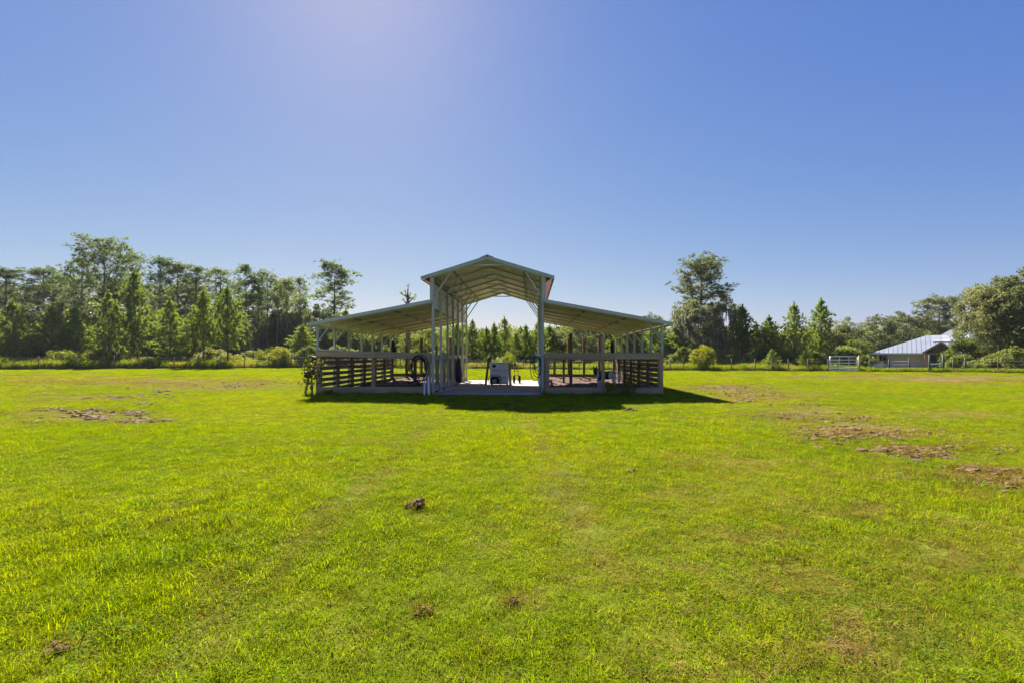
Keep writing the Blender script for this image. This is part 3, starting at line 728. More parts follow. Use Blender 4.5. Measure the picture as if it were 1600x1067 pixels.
# hand cart
t = thing('hand_cart', 'old hand cart with two black wheels standing right of the white cabinet', 'cart', bl(.78, 6.3, .06), BARN_R)
for x in (-.07, .2):
    wh = MB().ring((x, 0, .2), .155, .05, 'x', 18, 6).build('wheel', M['black'], t)
    MB().tube([(x - .03, 0, .2), (x + .03, 0, .2)], .08, 10).build('hub', M['grey'], wh)
MB().tube([(-.1, 0, .2), (.23, 0, .2)], .015, 6).build('axle', M['grey'], t)
for x in (-.02, .14): MB().tube([(x, -.15, .1), (x, 0, .3), (x - .05, .1, .75), (x - .1, .2, 1.0)], .016, 6).build('rail', M['wood'], t)
for k in range(3): MB().beam((-.08 + -.02 * k, .05 + .03 * k, .38 + .2 * k), (.22 - .02 * k, .05 + .03 * k, .38 + .2 * k), .03, .03).build('crossbar', M['wood'], t)
# hanging bag, black cloths
def sack(loc, w_, h_, m, label, cat, name):
    b = MB(); n = 10; rings = []
    zs = [0, .08, .3, .6, .85, 1.0]; rr = [.55, .9, 1, .85, .6, .25]
    vs = []; fs = []
    for z, r_ in zip(zs, rr):
        for j in range(n):
            a_ = 2 * math.pi * j / n; wv = 1 + .12 * math.sin(3 * a_ + z * 5)
            vs.append((w_ / 2 * r_ * wv * math.cos(a_), w_ / 3 * r_ * wv * math.sin(a_), z * h_))
    for i_ in range(len(zs) - 1):
        for j in range(n): fs.append((i_ * n + j, i_ * n + (j + 1) % n, (i_ + 1) * n + (j + 1) % n, (i_ + 1) * n + j))
    fs += [tuple(range(n - 1, -1, -1)), tuple((len(zs) - 1) * n + j for j in range(n))]
    b.add(vs, fs, 0, True); o = b.build(name, m); o.location = loc; o.rotation_euler = (0, 0, BARN_R); tag(o, label, cat)
sack(bl(-1.82, 5.6, .12), .3, 1.15, M['purple'], 'dark purple sack hanging on the left side of the aisle', 'sack', 'hanging_sack')
sack(bl(-5.72, LEN - .35, 1.3), .3, .85, M['black'], 'black cloth hanging at the back outer post of the left stall', 'cloth', 'hanging_cloth')
sack(bl(5.72, LEN - .3, 1.35), .2, .8, M['black'], 'black cloth hanging at the back outer post of the right stall', 'cloth', 'hanging_cloth')
o = MB().box((0, 0, 0), (.9, .3, .04)).build('pale_board', M['white']); o.location = bl(-6.0, 1.3, 1.56); o.rotation_euler = (0, 0, BARN_R + .3); tag(o, 'short white board lying on top of the left stall outer wall', 'board')
# black plastic trays stacked slanting against the outer left corner
t = thing('tray_stack', 'stack of black plastic trays leaning on the outside left front corner of the barn', 'trays', bl(-6.22, .1, 0), BARN_R)
for k in range(7):
    MB().box((-.18 + .045 * k, .1, .62 + .11 * k), (.22, .34, .085), (0, .25, rng.normal(0, .2)), bev=.02).build('tray', M['black'], t)
MB().beam((-.30, .1, 0), (-.02, .1, 1.3), .08, .03, up=(0, 1, 0)).build('support_board', M['wood_dark'], t)

# ---------------------------------------------------------------- pony
def skin_obj(name, V, E, Rr, m, parent, sub=2, root=0):
    me = bpy.data.meshes.new(name); me.from_pydata(V, E, []); me.update()
    o = link(name, me, m, parent)
    sk = o.modifiers.new('skin', 'SKIN'); sk.use_smooth_shade = True
    lay = me.skin_vertices[0].data if me.skin_vertices else None
    if lay is None:
        bpy.context.view_layer.objects.active = o; lay = me.skin_vertices[0].data
    for k, r_ in enumerate(Rr):
        lay[k].radius = r_ if isinstance(r_, tuple) else (r_, r_); lay[k].use_root = (k == root)
    sb = o.modifiers.new('subsurf', 'SUBSURF'); sb.levels = sub; sb.render_levels = sub
    return o
def pony_mat():
    m, n, p, o = mat('pinto_coat')
    g = N(n, 'ShaderNodeTexCoord'); sx = N(n, 'ShaderNodeSeparateXYZ'); n.links.new(g.outputs['Object'], sx.inputs[0])
    t = noise(n, 6, 2, .5)
    ad = N(n, 'ShaderNodeMath', operation='MULTIPLY_ADD'); n.links.new(t.outputs['Fac'], ad.inputs[0]); ad.inputs[1].default_value = .22; ad.inputs[2].default_value = -.11
    def thr(axis_, v, sign):
        q = N(n, 'ShaderNodeMath', operation='ADD'); n.links.new(sx.outputs[axis_], q.inputs[0]); n.links.new(ad.outputs[0], q.inputs[1])
        c = N(n, 'ShaderNodeMath', operation='GREATER_THAN' if sign > 0 else 'LESS_THAN'); n.links.new(q.outputs[0], c.inputs[0]); c.inputs[1].default_value = v
        return c.outputs[0]
    def op(a_, b_, k):
        q = N(n, 'ShaderNodeMath', operation=k); n.links.new(a_, q.inputs[0]); n.links.new(b_, q.inputs[1]); return q.outputs[0]
    rump = thr('X', .14, 1); legs = thr('Z', .36, -1)
    neck = op(op(thr('X', -.36, 1), thr('X', -.25, -1), 'MULTIPLY'), thr('Z', .42, 1), 'MULTIPLY')
    wht = op(op(rump, legs, 'MAXIMUM'), neck, 'MAXIMUM')
    c = mixc(n, (.012, .011, .012), (.62, .60, .57), wht)
    n.links.new(c, p.inputs['Base Color']); p.inputs['Roughness'].default_value = .6
    return m
M['pony'] = pony_mat()
c0 = at(946, 19.6)
pony = thing('pony', 'small black and white pony standing in the right stall, head turned', 'pony', (c0.x, c0.y, .06), -.12); pony.scale = (.95, .95, .95)
V = [(.32, 0, .58), (.12, 0, .56), (-.10, 0, .55), (-.28, -.01, .57), (-.38, -.05, .68), (-.43, -.12, .78), (-.45, -.22, .74), (-.455, -.31, .655), (-.46, -.35, .62),   # 0-8 body neck head
     (-.29, -.075, .46), (-.30, -.085, .28), (-.30, -.085, .06), (-.30, -.10, .02),                # 9-12 near fore leg
     (-.24, .075, .46), (-.22, .08, .28), (-.22, .085, .06), (-.22, .07, .02),                     # 13-16 far fore leg
     (.35, -.085, .46), (.30, -.09, .34), (.40, -.09, .22), (.37, -.09, .06), (.36, -.105, .02),     # 17-21 near hind leg
     (.37, .085, .46), (.33, .09, .34), (.44, .09, .22), (.42, .09, .06), (.41, .075, .02)]         # 22-26 far hind leg
E = [(0, 1), (1, 2), (2, 3), (3, 4), (4, 5), (5, 6), (6, 7), (7, 8), (3, 9), (9, 10), (10, 11), (11, 12), (3, 13), (13, 14), (14, 15), (15, 16),
     (0, 17), (17, 18), (18, 19), (19, 20), (20, 21), (0, 22), (22, 23), (23, 24), (24, 25), (25, 26)]
Rr = [(.15, .165), (.165, .18), (.16, .185), (.14, .17), (.10, .12), (.085, .095), (.07, .08), (.052, .06), (.045, .048),
      .075, .04, .03, .04, .075, .04, .03, .04, .09, .07, .036, .03, .04, .09, .07, .036, .03, .04]
skin_obj('body', V, E, Rr, M['pony'], pony, 2, 1)
for s in (-1, 1):
    b = MB(); e = Vector((-.425 + s * .055, -.135, .84)); n_ = 6
    vs = [e + Vector((math.cos(2 * math.pi * j / n_) * .026, math.sin(2 * math.pi * j / n_) * .016, 0)) for j in range(n_)] + [e + Vector((math.cos(2 * math.pi * j / n_) * .03, math.sin(2 * math.pi * j / n_) * .014, .045)) for j in range(n_)] + [e + Vector((s * .008, -.005, .11))]
    b.add(vs, [(j, (j + 1) % n_, n_ + (j + 1) % n_, n_ + j) for j in range(n_)] + [(n_ + j, n_ + (j + 1) % n_, 2 * n_) for j in range(n_)], 0, True)
    b.build('ear', M['black'], pony)
    me_ = MB(); me_.tube([(-.445 + s * .066, -.215, .765), (-.445 + s * .078, -.22, .765)], .013, 6); me_.build('eye', M['black'], pony)
mp_ = []
v, f = [], []
for k in range(70):
    u = rng.uniform(0, 1); a_ = Vector((-.24, .0, .74)).lerp(Vector((-.42, -.10, .88)), u) + Vector((rng.normal(0, .012), rng.normal(0, .012), 0))
    mp_.append(a_)
b = MB()
for a_ in mp_:
    e = a_ + Vector((rng.uniform(-.03, .06), rng.choice([-1, 1]) * rng.uniform(.05, .1), -rng.uniform(.06, .14)))
    b.add([a_ + Vector((.012, 0, 0)), a_ - Vector((.012, 0, 0)), e], [(0, 1, 2)])
b.build('mane', M['black'], pony)
b = MB(); b.tube([(.46, 0, .66), (.53, 0, .62), (.56, .0, .48), (.55, 0, .3), (.54, 0, .2)], [.03, .045, .05, .045, .01], 7); b.build('tail', M['white'], pony)

# ---------------------------------------------------------------- plants: generators
def tufts(rng, P, D, n, L0, L1, spread, wd):
    """bundles of needles at P pointing along D"""
    m = len(P); P = np.repeat(P, n, 0); D = np.repeat(D, n, 0)
    r_ = rng.normal(size=(m * n, 3)); r_ /= np.linalg.norm(r_, axis=1)[:, None]
    d = D + spread * r_; d /= np.linalg.norm(d, axis=1)[:, None] + 1e-9
    L = rng.uniform(L0, L1, m * n)[:, None]
    side = np.cross(d, rng.normal(size=(m * n, 3))); side /= np.linalg.norm(side, axis=1)[:, None] + 1e-9
    mid = P + d * L * .45
    V = np.stack([P, mid + side * wd / 2, P + d * L, mid - side * wd / 2], 1).reshape(-1, 3)
    k = np.arange(m * n)[:, None] * 4
    return V, np.concatenate([k + np.array([[0, 1, 2]]), k + np.array([[0, 2, 3]])])
def unit(v): return v / (np.linalg.norm(v) + 1e-9)
def put_tree(name, label, group, trunk, crown, bark, leafm, cat='tree', extra=()):
    t = thing(name, label, cat, (0, 0, 0), 0, group)
    if trunk is not None: trunk.build('trunk', bark, t)
    link('crown', mesh_np('crown', *crown), leafm, t)
    for nm, vf, m in extra: link(nm, mesh_np(nm, *vf), m, t)
    return t
def trunk_line(rng, h, bend, n=7):
    a = rng.uniform(0, 6.28); c = np.cumsum(rng.normal(0, bend * h / n, (n, 2)), 0); c -= c[0]
    return [np.array([c[k, 0] * .5, c[k, 1] * .5, h * k / (n - 1)]) for k in range(n)]
def along(pts, u):
    q = u * (len(pts) - 1); k = min(int(q), len(pts) - 2); return pts[k] * (1 - q + k) + pts[k + 1] * (q - k)

def young_pine(rng, h=8.0, wid=.30, bare=.14, tn=16, full=1.0):
    tr = MB(); tl = trunk_line(rng, h, .012); r0 = .011 * h + .02
    tr.tube([Vector(p) for p in tl], [r0 * (1 - .9 * k / 6) + .012 for k in range(7)], 7)
    P, D = [], []
    z = bare * h
    while z < h * .97:
        u = z / h; L = h * wid * (1 - (u - bare) / (1 - bare)) ** .95 * rng.uniform(.75, 1.1) * 1.2 + .12
        if u < .35: L *= .55 + .45 * u / .35
        nb = int(rng.integers(4, 7)); a0 = rng.uniform(0, 6.28); c = along(tl, u)
        for j in range(nb):
            a = a0 + 6.28 * j / nb + rng.normal(0, .35); ll = L * rng.uniform(.55, 1.2)
            up0 = .25 + .7 * u; d = np.array([math.cos(a), math.sin(a), up0]); d = unit(d)
            tip = c + d * ll; tip[2] += ll * rng.uniform(.2, .5)
            tr.tube([Vector(c), Vector((c + tip) / 2 - np.array([0, 0, ll * .04])), Vector(tip)], [.012 + .012 * ll, .012 + .005 * ll, .008], 3, caps=False)
            nt_ = max(3, int(ll * 6.0 * full))
            for q in range(nt_):
                w_ = .22 + .78 * (q + 1) / nt_
                b = c * (1 - w_) + tip * w_ + rng.normal(0, .07 * ll + .03, 3) * (1 if q < nt_ - 1 else .2)
                P.append(b); D.append(unit(d * .6 + np.array([0, 0, .75]) + rng.normal(0, .25, 3)))
        z += h * (.034 + .022 * rng.uniform()) 
    for k in range(14):
        P.append(along(tl, .84 + .16 * k / 13) + np.array([0, 0, .03 * h * k / 13])); D.append(np.array([0, 0, 1.4]) + rng.normal(0, .25, 3))
    V, Fc = tufts(rng, np.array(P), np.array(D), tn, .26, .46, .62, .055)
    return tr, (V, Fc)

def tall_pine(rng, h=18.0, c0=.55, cr=.16, nbr=34, clump=9, flat=.9, lean_top=0):
    """old pine: bare trunk, crooked limbs, needle clumps at their ends with sky between"""
    tr = MB(); tl = trunk_line(rng, h, .018, 9); r0 = .0105 * h
    tr.tube([Vector(p) for p in tl], [r0 * (1 - .82 * k / 8) for k in range(9)], 8)
    P, D = [], []
    for k in range(nbr):
        u = c0 + (1 - c0) * ((k + rng.uniform()) / nbr) ** .9 * .97
        w_ = (u - c0) / (1 - c0)
        prof = (.5 + 1.1 * w_) if w_ < .4 else .94 * math.sqrt(max(1 - ((w_ - .4) / .64) ** 2, .03))
        L = h * cr * prof * rng.uniform(.5, 1.2); a = k * 2.4 + rng.normal(0, .5); c = along(tl, u)
        d = np.array([math.cos(a), math.sin(a), rng.uniform(-.05, .5) + .7 * w_]); d = unit(d)
        m1 = c + d * L * .55 + rng.normal(0, .07 * L, 3); tip = m1 + unit(d * .8 + np.array([0, 0, .7])) * L * .5 + rng.normal(0, .10 * L, 3)
        tr.tube([Vector(c), Vector(m1), Vector(tip)], [r0 * .25 * (1 - .5 * w_), r0 * .15, .02], 4, caps=False)
        ncl = max(3, int(L / .55))
        for j in range(ncl):
            f_ = .5 + .5 * (j + 1) / ncl; b = m1 * (1 - f_) + tip * f_ if f_ > .5 else c
            b = c * (1 - f_) + tip * f_ if rng.uniform() < .25 else b
            s_ = np.array([1, 1, 1.1]); b = b + np.clip(rng.normal(0, .19, 3), -.35, .35) * L * s_
            if rng.uniform() < .7: tr.tube([Vector(m1), Vector(b)], [r0 * .07 + .012, .012], 3, caps=False)
            rc = rng.uniform(.35, .75) * (1 + .02 * h) * .75
            for q in range(clump):
                o = rng.normal(0, 1, 3); o /= np.linalg.norm(o) + 1e-9; o *= rc * rng.uniform(.2, 1); o[2] *= flat
                P.append(b + o); D.append(unit(o * .8 + np.array([0, 0, .45])))
    top = along(tl, 1.0)
    for q in range(clump * 3):
        o = rng.normal(0, .45, 3); P.append(top + o); D.append(unit(o + np.array([0, 0, .6])))
    V, Fc = tufts(rng, np.array(P), np.array(D), 11, .22, .40, .85, .05)
    return tr, (V, Fc)

def broad_tree(rng, h=11.0, rx=.42, nlimb=9, nleaf=7000, ls=(.10, .2), base=.2, sub=6, r0=None, moss=0, dome=.8, fillpts=22):
    tr = MB(); r0 = r0 or .022 * h; tl = trunk_line(rng, h * .45, .03, 5)
    tr.tube([Vector(p) for p in tl], [r0 * (1.25 - .6 * k / 4) for k in range(5)], 9)
    ends = []
    for k in range(nlimb):
        a = k * 2.4 + rng.normal(0, .3); u = rng.uniform(.45, 1); c = along(tl, u)
        e = rng.uniform(.05, 1) ** .8
        tip = np.array([math.cos(a) * h * rx * math.sqrt(1 - e * e * .8) * rng.uniform(.7, 1), math.sin(a) * h * rx * math.sqrt(1 - e * e * .8) * rng.uniform(.7, 1), h * (base + .18 + (1 - base - .2) * e * dome)])
        m1 = (c + tip) / 2 + rng.normal(0, .05 * h, 3); m1[2] += .02 * h
        tr.tube([Vector(c), Vector(m1), Vector(tip)], [r0 * .5, r0 * .3, r0 * .1], 6, caps=False)
        for j in range(sub):
            f_ = rng.uniform(.35, 1); b = m1 * (1 - f_) + tip * f_
            t2 = b + rng.normal(0, 1, 3) * np.array([.13, .13, .10]) * h
            t2[2] = min(max(t2[2], base * h), h * .98)
            el = math.sqrt((t2[0] / (rx * h)) ** 2 + (t2[1] / (rx * h)) ** 2 + ((t2[2] - h * (1 + base) / 2) / (h * (1 - base) / 2)) ** 2)
            if el > .97: t2 = np.array([0, 0, h * (1 + base) / 2]) + (t2 - np.array([0, 0, h * (1 + base) / 2])) * .97 / el
            tr.tube([Vector(b), Vector((b + t2) / 2 + rng.normal(0, .015 * h, 3)), Vector(t2)], [r0 * .16, r0 * .1, .015], 4, caps=False)
            ends.append(t2)
        ends.append(tip)
    for k in range(fillpts):
        a = k * 2.4 + rng.normal(0, .4); e = rng.uniform(-.85, 1); q = math.sqrt(max(1 - e * e, 0)) * rng.uniform(.62, 1.02)
        t2 = np.array([math.cos(a) * q * rx * h, math.sin(a) * q * rx * h, h * ((1 + base) / 2 + (1 - base) / 2 * e * rng.uniform(.75, 1) * .93)])
        b = min(ends[:nlimb * (sub + 1)], key=lambda p: float(np.sum((p - t2) ** 2)))
        tr.tube([Vector(b), Vector((b + t2) / 2 + rng.normal(0, .012 * h, 3)), Vector(t2)], [r0 * .13, r0 * .08, .012], 3, caps=False)
        ends.append(t2)
    ends = np.array(ends)
    wts = rng.uniform(.3, 1, len(ends)); wts /= wts.sum()
    pick = rng.choice(len(ends), nleaf, p=wts)
    o = rng.normal(0, 1, (nleaf, 3)); o /= np.linalg.norm(o, axis=1)[:, None]
    rad = (rng.uniform(.5, 1.15, len(ends)) * .085 * h)[pick] * rng.uniform(.15, 1, nleaf) ** .5
    c = ends[pick] + o * rad[:, None] * np.array([1.15, 1.15, .7])
    c[:, 2] = np.maximum(c[:, 2], .03 * h)
    ex = []
    if moss:
        P = ends[rng.choice(len(ends), moss)] + rng.normal(0, 1, (moss, 3)) * np.array([.05, .05, .03]) * h
        D = np.tile(np.array([0, 0, -1.]), (moss, 1)) 
        ex.append(('hanging_moss', tufts(rng, P, D, 6, .5, 1.5, .16, .10), M['moss']))
    return tr, leafcards(rng, c, *ls), ex

def bush(rng, h=2.5, rx=.55, nleaf=2200, ls=(.06, .13), stems=9):
    tr = MB(); ends = []
    for k in range(stems):
        a = k * 2.4 + rng.normal(0, .3); e = rng.uniform(.25, 1)
        tip = np.array([math.cos(a) * h * rx * math.sqrt(1.05 - e * e) , math.sin(a) * h * rx * math.sqrt(1.05 - e * e), h * (.15 + .8 * e)])
        m1 = tip * .5 + rng.normal(0, .05 * h, 3); m1[2] = max(m1[2], .1)
        tr.tube([(0, 0, 0), Vector(m1), Vector(tip)], [.025 + .008 * h, .015 + .003 * h, .008], 4, caps=False)
        ends += [tip, (m1 + tip) / 2 + rng.normal(0, .07 * h, 3), m1 + rng.normal(0, .08 * h, 3), tip + rng.normal(0, .08 * h, 3)]
    ends = np.array(ends); pick = rng.choice(len(ends), nleaf)
    o = rng.normal(0, 1, (nleaf, 3)); o /= np.linalg.norm(o, axis=1)[:, None]
    c = ends[pick] + o * (rng.uniform(.1, 1, nleaf) ** .5 * .17 * h)[:, None]; c[:, 2] = np.maximum(c[:, 2], .02)
    return tr, leafcards(rng, c, *ls)

PROTO = {}
def proto(kind, ref, maker): PROTO.setdefault(kind, []).append((ref, maker))
TR = np.random.default_rng(21)
def reg(kind, h, name, tr, cr, bark, lm, extra=()):
    """prototype meshes for a kind of plant; the objects are made when it is planted"""
    tm = None
    if tr is not None:
        o = tr.build('trunk', bark); tm = o.data; bpy.data.objects.remove(o)
    cm = mesh_np('crown', *cr); cm.materials.append(lm)
    ex = []
    for nm, vf, m in extra:
        q = mesh_np(nm, *vf); q.materials.append(m); ex.append((nm, q))
    co = np.empty(len(cm.vertices) * 3, np.float32); cm.vertices.foreach_get('co', co); co = co.reshape(-1, 3)
    PROTO.setdefault(kind, []).append(dict(h=float(np.percentile(co[:, 2], 99.8)), w=float(np.percentile(np.hypot(co[:, 0], co[:, 1]), 96)), name=name, t=tm, c=cm, ex=ex))
for k in range(5):
    h = 8.0; tr, cr = young_pine(TR, h, [.27, .30, .24, .33, .26][k], [.12, .2, .10, .06, .25][k]); reg('young', h, 'young_pine', tr, cr, M['bark'], M['pine_young'])
for k in range(5):
    tr, cr = tall_pine(TR, 18, [.45, .55, .38, .6, .5][k], [.15, .13, .17, .11, .12][k], [40, 30, 46, 26, 34][k]); reg('tall', 18, 'tall_pine', tr, cr, M['bark'], M['pine'])
for k in range(3):
    tr, cr = tall_pine(TR, 16, [.62, .68, .58][k], [.10, .085, .11][k], 22, 9); reg('lean', 16, 'slender_pine', tr, cr, M['bark'], M['pine'])
for k in range(3):
    tr, cr, ex = broad_tree(TR, 11, .42, 10, 6500, (.10, .22), .12); reg('oak', 11, 'oak_tree', tr, cr, M['bark'], M['oak'], ex)
for k in range(2):
    tr, cr, ex = broad_tree(TR, 10, .40, 10, 6500, (.10, .2), .08); reg('broad', 10, 'leafy_tree', tr, cr, M['bark'], M['broad'], ex)
for k in range(3):
    tr, cr = bush(TR, 2.5, .55, 4600, stems=13); reg('bush', 2.5, 'bush', tr, cr, M['bark'], M['broad'])
for k in range(2):
    tr, cr = bush(TR, 2.5, .45, 3400, (.05, .11), 12); reg('ybush', 2.5, 'yellow_bush', tr, cr, M['bark'], M['yellow'])
tr, cr = tall_pine(TR, 19, .60, .215, 40, 12); reg('crown_pine', 19, 'tall_pine', tr, cr, M['bark_red'], M['pine'])
tr, cr = tall_pine(TR, 15, .42, .17, 36, 11); reg('lone_pine', 15, 'tall_pine', tr, cr, M['bark'], M['pine'])
tr, cr = tall_pine(np.random.default_rng(11), 16, .45, .22, 56, 13); reg('big_pine', 16, 'tall_pine', tr, cr, M['bark_red'], M['oak'])
tr, cr, ex = broad_tree(TR, 9, .52, 12, 14000, (.10, .20), .05, 7, .35, 420, fillpts=50); reg('moss_oak', 9, 'mossy_oak', tr, cr, M['bark'], M['oak'], ex)
tr, cr, ex = broad_tree(TR, 10, .45, 14, 24000, (.09, .17), .04, 8, .22, dome=.9, fillpts=90); reg('near_tree', 10, 'leafy_tree', tr, cr, M['bark'], M['oak'], ex)

def plant(kind, px, d, ytop=None, h=None, wpx=None, label='', group=None, var=None, cat='tree', spin=None):
    pr = PROTO[kind]; p = pr[var if var is not None else int(TR.integers(len(pr)))]
    g = at(px, d); hh = h if h else top_h(ytop, d, g.z)
    s = hh / p['h']; sx = s if wpx is None else (wpx / 2 / F * d) / p['w']
    t = thing(p['name'], label, cat, (g.x, g.y, g.z - .03), TR.uniform(0, 6.28) if spin is None else spin, group)
    t.scale = (sx, sx, s)
    if p['t']: link('trunk', p['t'], None, t)
    link('crown', p['c'], None, t)
    for nm, q in p['ex']: link(nm, q, None, t)
    return t

# ---------------------------------------------------------------- woods: trees one can tell apart
W = 'woods behind the left fence'
plant('crown_pine', 163, 72, 368, wpx=84, label='tallest pine of the left woods with a wide round open crown on a bare trunk')
plant('tall', 10, 80, 416, wpx=70, label='tall thin pine at the left edge of the photo against the sky')
plant('tall', 70, 82, 417, wpx=62, var=0, label='tall flat topped pine left of the tallest pine, second tree top from the left edge')
plant('tall', 128, 76, 402, wpx=56, var=2, label='dense dark pine just left of the tallest pine')
plant('tall', 207, 80, 396, wpx=46, var=1, label='narrow pine rising just right of the tallest pine')
plant('tall', 250, 78, 400, wpx=46, var=0, label='rounded tall pine beyond the big young pine, right of the gap beside the tallest pine')
plant('tall', 277, 80, 407, wpx=44, var=4, label='tall pine in the middle of the left woods, second crown right of the gap')
plant('tall', 306, 82, 414, wpx=50, var=3, label='tall pine in the middle of the left woods with crown sloping to the right')
plant('tall', 345, 80, 419, wpx=50, var=1, label='tall pine above the pair of bright young pines')
plant('lean', 384, 78, 413, wpx=36, var=0, label='highest of the slender bare trunked pines at the right of the left woods')
plant('lean', 404, 80, 425, wpx=30, var=1, label='slender bare trunked pine second in the row at the right of the left woods')
plant('lean', 418, 78, 421, wpx=36, var=2, label='slender bare trunked pine third in the row at the right of the left woods')
plant('lean', 433, 82, 430, wpx=26, var=1, label='thin pine with a narrow crown fourth in the row of slender pines')
plant('lean', 449, 80, 436, wpx=32, var=0, label='slender pine with a bare straight trunk last but one towards the barn')
plant('lean', 470, 88, 462, wpx=36, var=2, label='lower far pine at the right end of the left woods')
plant('young', 170, 60, 456, wpx=46, var=1, label='young pine with a bare lower trunk standing in front of the tallest pine')
plant('young', 210, 61, 424, wpx=62, var=0, label='biggest young pine of the left woods with upright tufts')
plant('young', 266, 60, 466, wpx=48, var=2, label='lower young pine between the biggest young pine and the bright pair')
plant('young', 318, 58, 453, wpx=50, var=4, label='bright pointed young pine, left one of the pair near the slender pines')
plant('young', 356, 58, 449, wpx=56, var=1, label='bright bushy young pine, right one of the pair near the slender pines')
plant('young', 118, 62, 478, wpx=56, var=3, label='broad low young pine below the dense dark pine')
plant('young', 82, 60, 478, wpx=56, var=0, label='mid green young pine below the flat topped pine')
plant('young', 20, 58, 470, wpx=60, var=3, label='wide young pine at the left edge of the photo')
plant('lone_pine', 522, 84, 408, wpx=70, label='lone tall pine standing clear in the sky above the left low roof')
plant('oak', 500, 72, 475, wpx=60, label='round dark tree below the lone pine, behind the left low roof')
plant('young', 540, 70, 482, wpx=40, label='pine top just showing over the left low roof right of the lone pine')
# tree snag behind the left stall
sg = thing('dead_tree', 'dead broken tree with stubby branches poking up over the left low roof', 'tree', at(637, 48), 0)
hh = top_h(452, 48); b = MB(); b.tube([(0, 0, 0), (.03, 0, hh * .5), (0, .02, hh * .93)], [.26, .2, .12], 8)
dr_ = [(-.45, .1, .55), (.5, 0, .5), (.2, .2, .75), (-.2, -.2, .8), (.62, .1, .12), (-.6, -.1, .3), (.05, 0, .85)]
for k, (x, y, z) in enumerate(dr_):
    q = hh * (.80 + .02 * k); b.tube([(0, .01, q), (x * .6, y, q + z * .6), (x, y, q + z)], [.08, .06, .03], 5)
b.build('trunk', M['bark'], sg)
P_ = np.array([[x, y, hh * (.80 + .02 * k) + z] for k, (x, y, z) in enumerate(dr_)]); P_ = np.concatenate([P_, P_ + rng.normal(0, .12, P_.shape)])
link('crown', mesh_np('crown', *tufts(rng, P_, np.tile([0, 0, 1.], (len(P_), 1)), 12, .15, .4, .9, .05)), M['pine'], sg)
# centre, seen through the aisle
plant('young', 738, 60, 500, wpx=34, var=0, label='pointed young pine seen through the aisle beside the left aisle posts')
plant('young', 760, 59, 511, wpx=32, var=2, label='young pine with a thin trunk seen through the aisle left of the cabinet')
plant('young', 772, 60, 505, wpx=30, var=4, label='narrow young pine seen through the aisle above the white cabinet')
plant('young', 788, 66, 496, wpx=44, var=3, label='darker cone shaped pine, highest of those seen through the aisle')
plant('young', 806, 60, 520, wpx=30, var=1, label='low dull pine in the dip of the tree line seen through the aisle')
plant('young', 822, 61, 508, wpx=30, var=0, label='young pine seen through the aisle left of the right aisle posts')
plant('young', 842, 60, 500, wpx=34, var=2, label='young pine half hidden by the right aisle posts')
plant('young', 714, 62, 505, wpx=34, var=1, label='young pine seen between the left aisle posts')
# right woods
plant('big_pine', 1096, 66, 401, wpx=92, label='great tall tree standing alone above the right woods with a wide leaning crown')
plant('moss_oak', 1086, 62, 470, wpx=84, var=0, label='grey mossy oak below the great tall tree, with hanging moss')
plant('moss_oak', 1132, 66, 466, wpx=66, var=0, label='darker mossy oak right of the trunk of the great tall tree')
plant('oak', 1022, 90, 489, wpx=48, label='far round tree top showing above the end of the right low roof')
plant('young', 1160, 62, 478, wpx=44, var=4, label='thin ragged pine right of the mossy oaks')
plant('young', 1182, 66, 505, wpx=34, var=0, label='narrow pine in the dip between the mossy oaks and the wide bright pine')
plant('young', 1202, 60, 494, wpx=44, var=1, label='dull green pine just left of the wide bright pine')
plant('young', 1241, 56, 474, wpx=54, var=3, label='wide bright green young pine in the right woods')
plant('young', 1283, 58, 467, wpx=46, var=1, label='pine with a pointed top standing above the left end of the tube gate')
plant('young', 1206, 47, 545, wpx=26, var=3, label='small bright pine on the field edge, the left one of two')
plant('young', 1257, 47, 548, wpx=22, var=0, label='small pine on the field edge, the one nearer the tube gate')
plant('oak', 1318, 72, 497, wpx=60, var=0, label='round dark oak behind the tube gate')
plant('oak', 1372, 84, 493, wpx=80, var=1, label='broad oak above the left end of the house roof')
plant('oak', 1416, 88, 486, wpx=70, var=2, label='oak behind the middle of the house roof')
plant('big_pine', 1468, 86, 460, wpx=74, label='tall ragged tree rising above the right end of the house roof')
plant('near_tree', 1563, 48, 436, wpx=112, label='large dense leafy tree right of the house, the left one of two')
plant('near_tree', 1618, 46, 418, wpx=130, spin=2.0, label='large dense leafy tree cut off by the right edge of the photo')
plant('bush', 1503, 47, 529, wpx=50, cat='bush', label='dark bush hiding the right end of the house')
plant('bush', 1583, 41, 541, wpx=62, cat='bush', label='grey green bush at the right edge in front of the leafy trees')
plant('bush', 1545, 43, 552, wpx=46, cat='bush', label='low grey green bush below the leafy trees, right of the braced posts')
plant('bush', 1503, 45, 553, wpx=40, cat='bush', label='low bush just right of the braced fence posts')
plant('ybush', 1098, 47.5, 538, wpx=40, cat='bush', label='bright yellow green bush on the field edge below the great tall tree')
plant('bush', 1052, 52, 552, wpx=26, cat='bush', label='small round bush beside the end of the right stall')
plant('bush', 1325, 52, 541, wpx=70, cat='bush', label='green bush behind the tube gate')
plant('bush', 1349, 48, 554, wpx=20, cat='bush', label='leafy bush right of the tube gate')
plant('broad', 1336, 58, 530, wpx=46, label='low leafy tree between the tube gate and the house')
plant('ybush', 438, 57, 541, wpx=34, cat='bush', label='round yellow bush left of the barn in the tall grass')
plant('ybush', 795, 53, 553, wpx=22, cat='bush', label='small yellow bush seen through the aisle right of the cabinet')
plant('bush', 40, 58, 520, wpx=64, cat='bush', label='tall yellow green bush at the left end of the fence')
plant('ybush', 95, 55, 546, wpx=46, cat='bush', label='yellow green bush by the fence below the dense dark pine')

